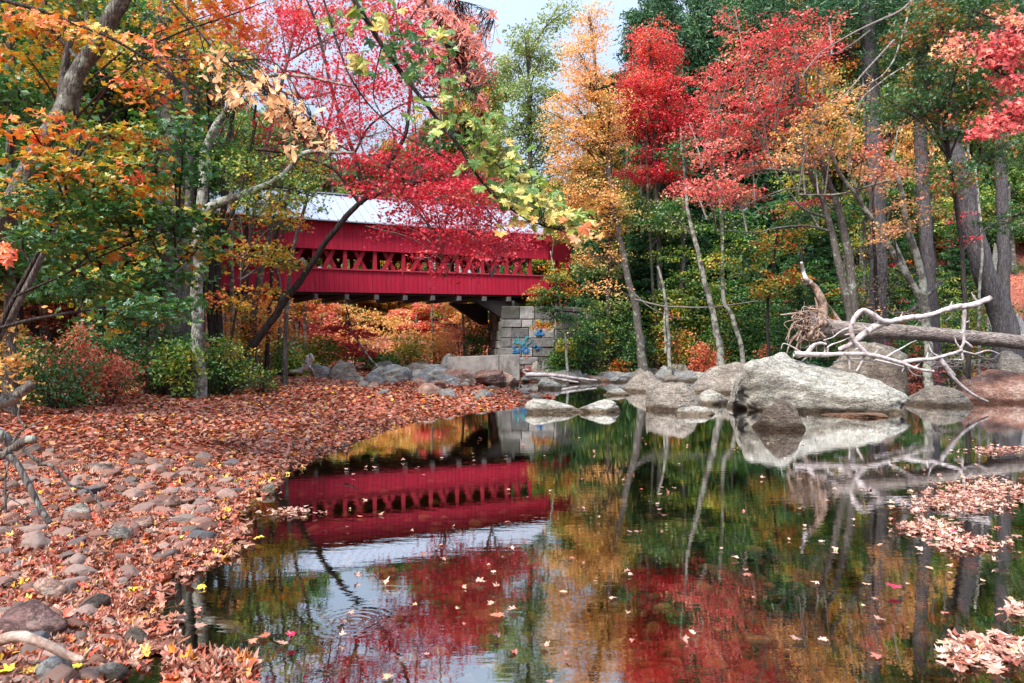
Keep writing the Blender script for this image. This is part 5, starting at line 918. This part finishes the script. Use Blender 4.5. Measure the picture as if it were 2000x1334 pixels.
# birches under the bridge
for (px, w, lb) in [(568, 9, 'leftmost of three grey trunks seen under the bridge'), (580, 8, 'middle of three grey trunks seen under the bridge'), (597, 10, 'rightmost of three grey trunks seen under the bridge, with pale bark'), (845, 5, 'thin pale stem seen under the middle of the bridge'), (905, 5, 'thin pale stem seen under the bridge near the pier')]:
    tree('birch_tree', lb, 'tree', 42, [(px+3, 700), (px, 640), (px-3, 560), (px-5, 480)], w, w*.8, 'bark_lichen', 'orange', [ib(px+R.uniform(-20, 20), 600, 42, 40, 20, 1, 12, .2, .9)], leaf=.17, per=24, srad=.5)
tree('leaning_sapling', 'bent bare sapling slanting down to the bank under the bridge', 'tree', 35, [(742, 722), (715, 690), (690, 650), (676, 600)], 5, 3, 'bark_lichen', 'coral', [ib(700, 650, 35, 40, 6, .8, 16, 0, .4), ib(660, 640, 35, 35, 5, .8, 12, 0, .4)], leaf=.15, per=24, srad=.45, flat=.06)
tree('red_sapling', 'low red leaved sapling on the bank under the bridge', 'tree', 37, [(690, 720), (695, 690), (700, 670)], 3, 2, 'bark_dark', 'scarlet', [ib(680, 678, 37, 24, 12, .8, 22, .2, .7), ib(715, 690, 37, 14, 6, .6, 8, .2, .7)], leaf=.15, per=24, srad=.4)
for i, (px, py, rx, ry, mt) in enumerate([(1110, 690, 30, 26, 'yellowgreen'), (1135, 670, 34, 40, 'green'), (1160, 640, 30, 50, 'yellowgreen'), (1090, 700, 24, 14, 'green'), (1150, 600, 26, 60, 'hemlock')]): shrub('green and yellow bush climbing in front of the right side of the stone pier', px, py, 37, rx, ry, 70, mt, .1, 1, .13, 'q', 22, .4, group='bushes against the pier')
tree('bridge_sapling', 'slender maple with gold and pink leaves growing in front of the bridge end and pier', 'tree', 34, [(1108, 725), (1104, 660), (1095, 600), (1085, 540), (1075, 490)], 6, 2, 'bark_lichen', 'mixed', [ib(1075, 570, 34, 45, 10, .8, 30, .1, .7), ib(1050, 585, 34, 28, 7, .6, 14, .2, .7), ib(1090, 540, 34, 30, 14, .8, 22, .2, .8), ib(1100, 620, 34, 30, 9, .8, 20, 0, .4), ib(1065, 635, 34, 28, 6, .5, 14, .6, 1), ib(1075, 600, 34, 24, 8, .6, 12, 0, .4), ib(1140, 640, 34, 24, 12, .6, 14, 0, .5), ib(1085, 460, 35, 30, 14, .8, 12, .2, .8), ib(1110, 575, 34, 24, 12, .6, 14, .2, .8)], leaf=.13, per=24, srad=.4, flat=.1, tw=.007)
# ---- shrubs
shrub('dense dark green shrub overhanging the bar at the far left', 110, 735, 15.4, 95, 50, 90, 'green', 0, .9, .085, 'e')
shrub('dark green shrub at the left edge above the dead log', 20, 700, 15.6, 70, 50, 90, 'green', 0, .8, .085, 'e')
shrub('green bush filling the bank left of the leaning dark maple', 300, 670, 20, 80, 50, 130, 'green', 0, .8, .09, 'e')
shrub('dark green bush in the shade under the understory maple', 200, 670, 18, 80, 50, 120, 'green', 0, .6, .09, 'e')
shrub('rust red shrub glowing between the green bushes on the left bank', 155, 665, 16.5, 50, 30, 80, 'rust', .2, 1, .09, 'e')
shrub('rust red low shrub at the edge of the leaf covered bar', 215, 715, 17, 50, 20, 50, 'rust', .1, .9, .08, 'e')
shrub('yellow leaved bush at the left edge of the photo', 12, 620, 14, 40, 40, 40, 'yellow', .1, .6, .10, 'e')
shrub('yellow green bush with long leaves at the foot of the leaning maple', 440, 700, 21, 60, 42, 110, 'yellowgreen', .2, .9, .09, 'e')
shrub('small yellow green bush in front of the broad grey trunk', 345, 695, 19.5, 50, 34, 60, 'yellowgreen', .3, .8, .11, 'e')
shrub('glossy dark green bush between the broad grey trunk and the leaning maple', 390, 690, 20.5, 55, 42, 90, 'green', 0, .9, .09, 'e')
shrub('low green plant at the right end of the left bank thicket', 510, 738, 22, 30, 14, 24, 'yellowgreen', .1, .7, .08, 'e')
shrub('rusty undergrowth behind the left bank bushes', 90, 600, 22, 90, 40, 70, 'rust', 0, .7, .12)
for i, (px, py, d, rx, ry, mt, lo, hi) in enumerate([(560, 690, 30, 50, 24, 'yellowgreen', .3, 1), (545, 660, 33, 40, 30, 'orange', .2, .9), (620, 680, 36, 50, 24, 'yellowgreen', .2, 1), (500, 640, 30, 40, 40, 'orange', .3, 1), (740, 700, 38, 30, 14, 'yellowgreen', .1, .9), (800, 680, 40, 40, 22, 'yellowgreen', .3, 1), (780, 640, 42, 40, 30, 'orange', .3, 1), (860, 660, 42, 36, 26, 'orange', .2, .9), (930, 655, 41, 24, 34, 'yellowgreen', 0, .7), (700, 630, 42, 50, 28, 'orange', .3, 1), (640, 620, 42, 40, 24, 'coral', .2, .9), (900, 615, 42, 50, 20, 'coral', .5, 1), (530, 600, 38, 30, 40, 'orange', .4, 1)]):
    shrub('autumn coloured bush in the undergrowth beneath the bridge', px, py, d, rx, ry, 60, {'orange': 'yellow'}.get(mt, mt), lo, hi, .16, 'q', 22, .5, group='bushes beneath the bridge')
for i in range(84):
    px = R.uniform(1090, 2010) if i > 30 else R.uniform(1130, 1560); d = R.uniform(38, 44) if px < 1550 else R.uniform(34.5, 40); py = R.uniform(640, 700) if px < 1550 else R.uniform(560, 690)
    shrub('bush in the undergrowth along the right bank', px, py, d, R.uniform(30, 60), R.uniform(16, 32), 46, R.choice(['green', 'yellowgreen', 'green', 'yellowgreen', 'hemlock', 'mixed']), 0, 1, .14, 'q', 22, .45, group='bushes along the right bank')
shrub('coral red fern clump on the far bank, the largest one', 1370, 690, 37.5, 22, 18, 40, 'rust', .5, 1, .12, 'e', 26, .3, name='fern'); shrub('small coral red fern clump right of the largest one', 1402, 698, 37.5, 12, 12, 20, 'rust', .5, 1, .12, 'e', 26, .25, name='fern'); shrub('coral red fern patch left of the root plate', 1510, 690, 36, 24, 14, 34, 'rust', .4, 1, .12, 'e', 26, .3, name='fern')
shrub('tiny orange red shrub at the right end of the concrete block', 1030, 702, 35.4, 8, 5, 8, 'rust', .5, 1, .09, 'e', 22, .2); shrub('grey green bright bush right of the pier', 1215, 650, 38, 45, 40, 90, 'green', .6, 1, .12, 'q', 24, .4); shrub('orange grass tuft among the rocks right of the pier', 1210, 712, 37.5, 24, 10, 22, 'orange', .2, .8, .1, 'e', 22, .25)
shrub('yellow leaved shrub on the slope below the V shaped stems', 1860, 560, 33, 50, 26, 50, 'yellowgreen', .4, .9, .12, 'q', 22, .4); shrub('red leaved seedlings on the leaf covered slope', 1750, 520, 30, 30, 20, 14, 'scarlet', .1, .6, .10, 'q', 18, .25); shrub('rusty fern bank beneath the fallen trunk', 1800, 690, 30, 50, 14, 50, 'rust', .1, .8, .1, 'e', 22, .25, name='fern')
# ---- fallen tree with its root plate
d = 22.0; org = at(1600, 645, d); ft = empty('fallen_tree', tuple(org), 'long fallen trunk with its torn root plate lying across the right of the stream', 'fallen tree')
m = MB(); tube(m, [at(1572, 634, d)-org, at(1620, 641, d)-org, at(1730, 647, d)-org, at(1860, 656, d+.6)-org, at(2000, 669, d+1.2)-org, at(2300, 700, d+3)-org], [.42, .27, .225, .225, .235, .25], 20, 60, wob=.03, rough=.09); m.build('trunk', M['bark_fallen'], ft)
m = MB(); P, Fc = rock_v(5, 901, 14, rough=.34); m.add(P*np.array([.36, .5, .46])+at(1590, 640, d)-org, Fc, .5, True)
def rt(pts, a, b, dd=0): tube(m, [at(px, py, d+dd+R.uniform(-.15, .15))-org for px, py in pts], np.linspace(a/2/F*d, b/2/F*d, len(pts)), 7, len(pts)*5, wob=.03, rough=.15)
rt([(1604, 640), (1606, 600), (1601, 580), (1592, 562), (1582, 552)], 22, 9); rt([(1612, 630), (1610, 600), (1603, 575)], 10, 2); rt([(1592, 625), (1594, 598), (1590, 580)], 8, 2)
for i in range(150):
    a = R.uniform(1.6, 5.0); L = R.uniform(18, 62); c0, s0 = math.cos(a), -math.sin(a); b0 = (1592+R.uniform(-22, 22), 638+R.uniform(-26, 26)); rt([b0, (b0[0]+c0*L*.4+R.uniform(-11, 11), b0[1]+s0*L*.3+R.uniform(-12, 12)), (b0[0]+c0*L*.6+R.uniform(-12, 12), b0[1]+s0*L*.4+R.uniform(-12, 16)), (b0[0]+c0*L*.8+R.uniform(-14, 14), b0[1]+s0*L*.5+R.uniform(-12, 26))], R.uniform(1.2, 4.5), .7, R.uniform(-.4, .4))
for p in [[(1590, 625), (1560, 612), (1525, 615)], [(1590, 640), (1550, 660), (1535, 695)], [(1580, 650), (1560, 670), (1548, 700)], [(1570, 620), (1545, 640), (1538, 672)], [(1600, 655), (1578, 690), (1556, 700)], [(1620, 625), (1600, 606), (1575, 600)], [(1640, 628), (1625, 606), (1612, 590)]]: rt(p, 8, 2)
m.build('root_plate', M['root'], ft)
m = MB(); rt([(1582, 552), (1574, 545), (1569, 532), (1565, 512)], 11, 5); rt([(1582, 553), (1572, 556), (1567, 549)], 4, 2); m.build('bleached_root', M['drift'], ft)
d = 20.9; org = at(1700, 700, d); db = empty('driftwood', tuple(org), 'bleached forked dead branch looping over the huge pale boulder', 'driftwood')
def q6(x, y): return (1500+x/3.924, 400+y/3.924)
m = MB()
def dw(pts, a, b, conv=True, dd=0): 
    pts = [q6(*p) for p in pts] if conv else pts
    tube(m, [at(px, py, d+dd)-org for px, py in pts], np.linspace(a/2/F*d, b/2/F*d, len(pts))*.85*(1+.12*np.sin(np.arange(len(pts))*2.4)), 12, len(pts)*8, wob=.07, rough=.2)
dw([(1700, 705), (1500, 770), (1280, 830), (1080, 865), (930, 890), (860, 880), (800, 840), (735, 812), (668, 855), (635, 930), (650, 1010), (690, 1080), (760, 1150), (825, 1185)], 13, 9)
dw([(920, 895), (850, 908), (760, 950), (690, 1005), (640, 1060), (540, 1110)], 17, 12, dd=.15); dw([(1495, 785), (1502, 920), (1505, 1040), (1480, 1100), (1492, 1190)], 9, 5); dw([(1505, 1040), (1540, 1060), (1572, 1090)], 6, 5)
dw([(190, 1130), (400, 1140), (560, 1145), (740, 1155), (1000, 1200), (1120, 1240), (1270, 1272)], 12, 6, dd=-.1); dw([(1030, 1205), (1150, 1172), (1300, 1165), (1400, 1148), (1484, 1110)], 9, 6, dd=-.05); dw([(1480, 1120), (1590, 1140)], 6, 3)
dw([(1310, 1168), (1350, 1240), (1420, 1325)], 10, 9); dw([(1835, 700), (1862, 745), (1897, 770), (1930, 784)], 10, 5, False); dw([(745, 1158), (722, 1210), (680, 1280)], 6, 4); dw([(600, 1150), (618, 1210), (622, 1265)], 6, 3)
dw([(290, 1135), (340, 1085), (400, 1062), (450, 1068)], 11, 5); dw([(1420, 1190), (1492, 1190)], 3, 4); dw([(820, 1185), (1010, 1230), (1200, 1262)], 5, 3, dd=.4)
for (x, y, dx, dy) in [(1600, 735, -20, -40), (1380, 805, 14, -34), (1180, 845, -8, 26), (1010, 872, 10, -26), (640, 980, -26, 4), (700, 1095, -24, 18), (800, 1168, 22, -30), (450, 1140, 6, -26), (560, 1146, -10, 34), (330, 1140, -6, 24), (1120, 1238, 20, -30), (1200, 1168, 10, -30), (1350, 1158, 14, 26), (1502, 900, 22, -12), (1500, 980, -18, -10), (750, 950, -18, -24), (1060, 1222, -14, 30)]: dw([(x, y), (x+dx*1.1, y+dy*.8), (x+dx*2.0, y+dy*1.7)], 5, 1.8)
for pts_ in [[(320, 1140), (250, 1190), (215, 1260)], [(420, 1140), (470, 1080), (560, 1040), (640, 1000)], [(900, 1178), (980, 1120), (1080, 1060), (1140, 1040)], [(1040, 1215), (1120, 1290), (1180, 1310)], [(1484, 1112), (1440, 1050), (1425, 1000)], [(1590, 1140), (1680, 1110), (1760, 1130)], [(1310, 1168), (1250, 1120), (1230, 1060)], [(640, 930), (560, 960), (500, 1010), (430, 1040)], [(500, 1210), (620, 1190), (760, 1200), (900, 1230)], [(1180, 845), (1160, 900), (1110, 960)], [(1430, 785), (1400, 850), (1360, 880)], [(260, 1130), (180, 1080), (120, 1060), (100, 1100)]]: dw(pts_, 4.5, 1.5, dd=.1)
m.build('limb', M['drift'], db)
def stick(name, label, d, paths, mat, cat='branch'):
    org = at(*paths[0][0][0], d); root = empty(name, tuple(org), label, cat); m = MB()
    for st, a, b in paths: tube(m, [at(px, py, d+R.uniform(-.03, .03))-org for px, py in st], np.linspace(a/2/F*d, b/2/F*d, len(st)), 8, len(st)*6, wob=.02, rough=.12)
    m.build('wood', M[mat], root); return root
stick('dead_log', 'dead grey log on the slope leaning against the V shaped stems', 28, [([(1770, 615), (1798, 591), (1839, 548)], 9, 9)], 'bark_grey', 'log')
stick('bleached_log', 'white bleached log lying in the far channel', 33.5, [([(1026, 733), (1060, 732), (1090, 733), (1125, 739), (1165, 743)], 10, 4), ([(1030, 734), (1022, 724), (1032, 722)], 6, 3), ([(1075, 735), (1110, 744), (1130, 747)], 7, 3)], 'drift', 'log')
stick('driftwood_stick', 'small curved stick poking from the far channel', 31, [([(1190, 745), (1205, 743), (1215, 736), (1232, 737)], 3.5, 2)], 'bark_grey')
stick('driftwood_stump', 'pale rooty driftwood stump at the far left end of the bar', 29.5, [([(560, 727), (585, 724), (598, 712), (600, 695)], 8, 10), ([(598, 722), (608, 700), (606, 690)], 9, 6), ([(540, 728), (565, 726), (590, 726)], 4, 8), ([(600, 712), (612, 724), (618, 733)], 8, 3)], 'drift', 'stump')
stick('dead_log', 'grey dead log lying at the left edge under the green shrub', 11.5, [([(-30, 800), (10, 785), (40, 765), (60, 750)], 26, 20)], 'bark_lichen', 'log')
stick('dead_branch', 'thick grey dead branch with dark twigs propped on the bar at the left edge', 6.0, [([(-40, 850), (0, 850), (25, 875), (50, 862), (68, 858)], 22, 16), ([(5, 890), (30, 900), (62, 950), (85, 990), (103, 1018)], 15, 11), ([(25, 868), (40, 845), (80, 822)], 7, 2), ([(50, 835), (36, 815), (40, 785)], 5, 2), ([(-20, 960), (20, 970), (60, 990)], 4, 2), ([(-20, 900), (10, 890), (25, 870)], 18, 14), ([(18, 1000), (14, 940), (20, 900)], 5, 3), ([(-10, 1010), (12, 990), (22, 960)], 5, 3)], 'bark_grey')
stick('dead_branch', 'wavy dark stick lying across the leaves right of the propped branch', 6.4, [([(75, 910), (100, 912), (125, 935), (140, 950), (170, 955), (190, 975), (205, 992)], 7, 4), ([(45, 880), (62, 895), (75, 905)], 8, 6)], 'bark_grey')
stick('dead_branch', 'curved brown root lying across the bottom left corner', 4.0, [([(-20, 1262), (40, 1248), (90, 1262), (140, 1285), (165, 1290)], 24, 14), ([(165, 1290), (172, 1275), (185, 1262)], 10, 4)], 'root')
stick('dead_twig', 'dark twig rising from the shallows beside the bar', 11.5, [([(672, 874), (690, 868), (698, 860)], 4, 2)], 'bark_dark')
stick('dead_bough', 'long pale dead bough hanging diagonally through the upper right canopy', 25, [([(1800, -20), (1760, 20), (1700, 48), (1640, 80), (1600, 105), (1565, 150)], 6, 2), ([(1770, 55), (1730, 95), (1690, 140), (1660, 175), (1640, 195)], 6, 2), ([(1690, 140), (1710, 160), (1722, 178)], 2, 1)], 'twig_grey')
stick('dead_bough', 'thin bare bough lying level across the far bank behind the leaning trunk', 36, [([(1240, 585), (1300, 598), (1380, 600), (1480, 588)], 4, 2), ([(1225, 560), (1270, 600), (1330, 625)], 2.5, 1)], 'twig_grey')
# twig tangle on the bank under the fallen trunk
m = MB(); n = 90; A = np.array([at(R.uniform(1810, 1950), R.uniform(695, 722), 25.5+R.uniform(-1, 1)) for _ in range(n)]); B2 = A+R.normal(0, 1, (n, 3))*np.array([.5, .3, .16]); twigs(m, A, B2, .016, .006); tag(m.build('brushwood', M['twig_grey']), 'tangle of pale brushwood beneath the right part of the fallen trunk', 'brushwood', kind='stuff')
# ------------------------------------------------------------------ light, sky, camera
SUN_EL, SUN_AZ = math.radians(48), math.radians(215)     # azimuth clockwise from +Y: behind the camera, to the left
w = bpy.data.worlds.new('World'); S.world = w; w.use_nodes = True; t = w.node_tree; t.nodes.clear()
out = t.nodes.new('ShaderNodeOutputWorld'); bg = t.nodes.new('ShaderNodeBackground'); sky = t.nodes.new('ShaderNodeTexSky'); sky.sky_type = 'NISHITA'; sky.sun_disc = False
sky.sun_elevation = SUN_EL; sky.sun_rotation = SUN_AZ; sky.air_density = 1.2; sky.dust_density = 2.0
tc = t.nodes.new('ShaderNodeTexCoord'); mp = t.nodes.new('ShaderNodeMapping'); mp.inputs['Scale'].default_value = (1, 1, 2.6); nz = t.nodes.new('ShaderNodeTexNoise'); nz.inputs['Scale'].default_value = 2.4; nz.inputs['Detail'].default_value = 7
cr = t.nodes.new('ShaderNodeValToRGB'); cr.color_ramp.elements[0].position = .30; cr.color_ramp.elements[0].color = (.35, .35, .35, 1); cr.color_ramp.elements[1].position = .62; cr.color_ramp.elements[1].color = (.95, .95, .95, 1)
mx = t.nodes.new('ShaderNodeMix'); mx.data_type = 'RGBA'; mx.inputs[7].default_value = (2.9, 3.5, 4.4, 1)
t.links.new(tc.outputs['Generated'], mp.inputs[0]); t.links.new(mp.outputs[0], nz.inputs['Vector']); t.links.new(nz.outputs[0], cr.inputs[0]); t.links.new(cr.outputs[0], mx.inputs[0]); t.links.new(sky.outputs[0], mx.inputs[6]); sx = t.nodes.new('ShaderNodeSeparateXYZ'); ma = t.nodes.new('ShaderNodeMath'); ma.operation = 'MULTIPLY_ADD'; ma.use_clamp = False; ma.inputs[1].default_value = 2.6; ma.inputs[2].default_value = .74
cl_ = t.nodes.new('ShaderNodeMath'); cl_.operation = 'MAXIMUM'; cl_.inputs[1].default_value = 0; vm = t.nodes.new('ShaderNodeVectorMath'); vm.operation = 'SCALE'
t.links.new(tc.outputs['Generated'], sx.inputs[0]); t.links.new(sx.outputs[2], cl_.inputs[0]); sq = t.nodes.new('ShaderNodeMath'); sq.operation = 'MULTIPLY'; t.links.new(cl_.outputs[0], sq.inputs[0]); t.links.new(cl_.outputs[0], sq.inputs[1]); t.links.new(sq.outputs[0], ma.inputs[0]); t.links.new(mx.outputs[2], vm.inputs[0]); t.links.new(ma.outputs[0], vm.inputs['Scale']); t.links.new(vm.outputs[0], bg.inputs[0]); t.links.new(bg.outputs[0], out.inputs[0]); bg.inputs[1].default_value = .13
L = bpy.data.lights.new('sun', 'SUN'); L.energy = 3.0; L.angle = math.radians(14); L.color = (1, .95, .88); so = bpy.data.objects.new('sun', L); COL.objects.link(so)
sd = Vector((math.sin(SUN_AZ)*math.cos(SUN_EL), math.cos(SUN_AZ)*math.cos(SUN_EL), math.sin(SUN_EL))); so.rotation_euler = sd.to_track_quat('Z', 'Y').to_euler()
cam = bpy.data.cameras.new('camera'); cam.lens = 25.0; cam.sensor_width = 36; cam.clip_end = 500; cam.clip_start = .05; co = bpy.data.objects.new('camera', cam); COL.objects.link(co); co.location = (0, 0, H); co.rotation_euler = (math.radians(90), 0, 0); S.camera = co
S.view_settings.view_transform = 'Standard'; S.view_settings.look = 'None'; S.view_settings.exposure = 1.0; S.view_settings.gamma = 1
S.render.engine = 'CYCLES'; c = S.cycles; c.max_bounces = 6; c.diffuse_bounces = 3; c.glossy_bounces = 3; c.transmission_bounces = 4; c.transparent_max_bounces = 6; c.caustics_reflective = False; c.caustics_refractive = False; c.use_denoising = True; c.sample_clamp_indirect = 4
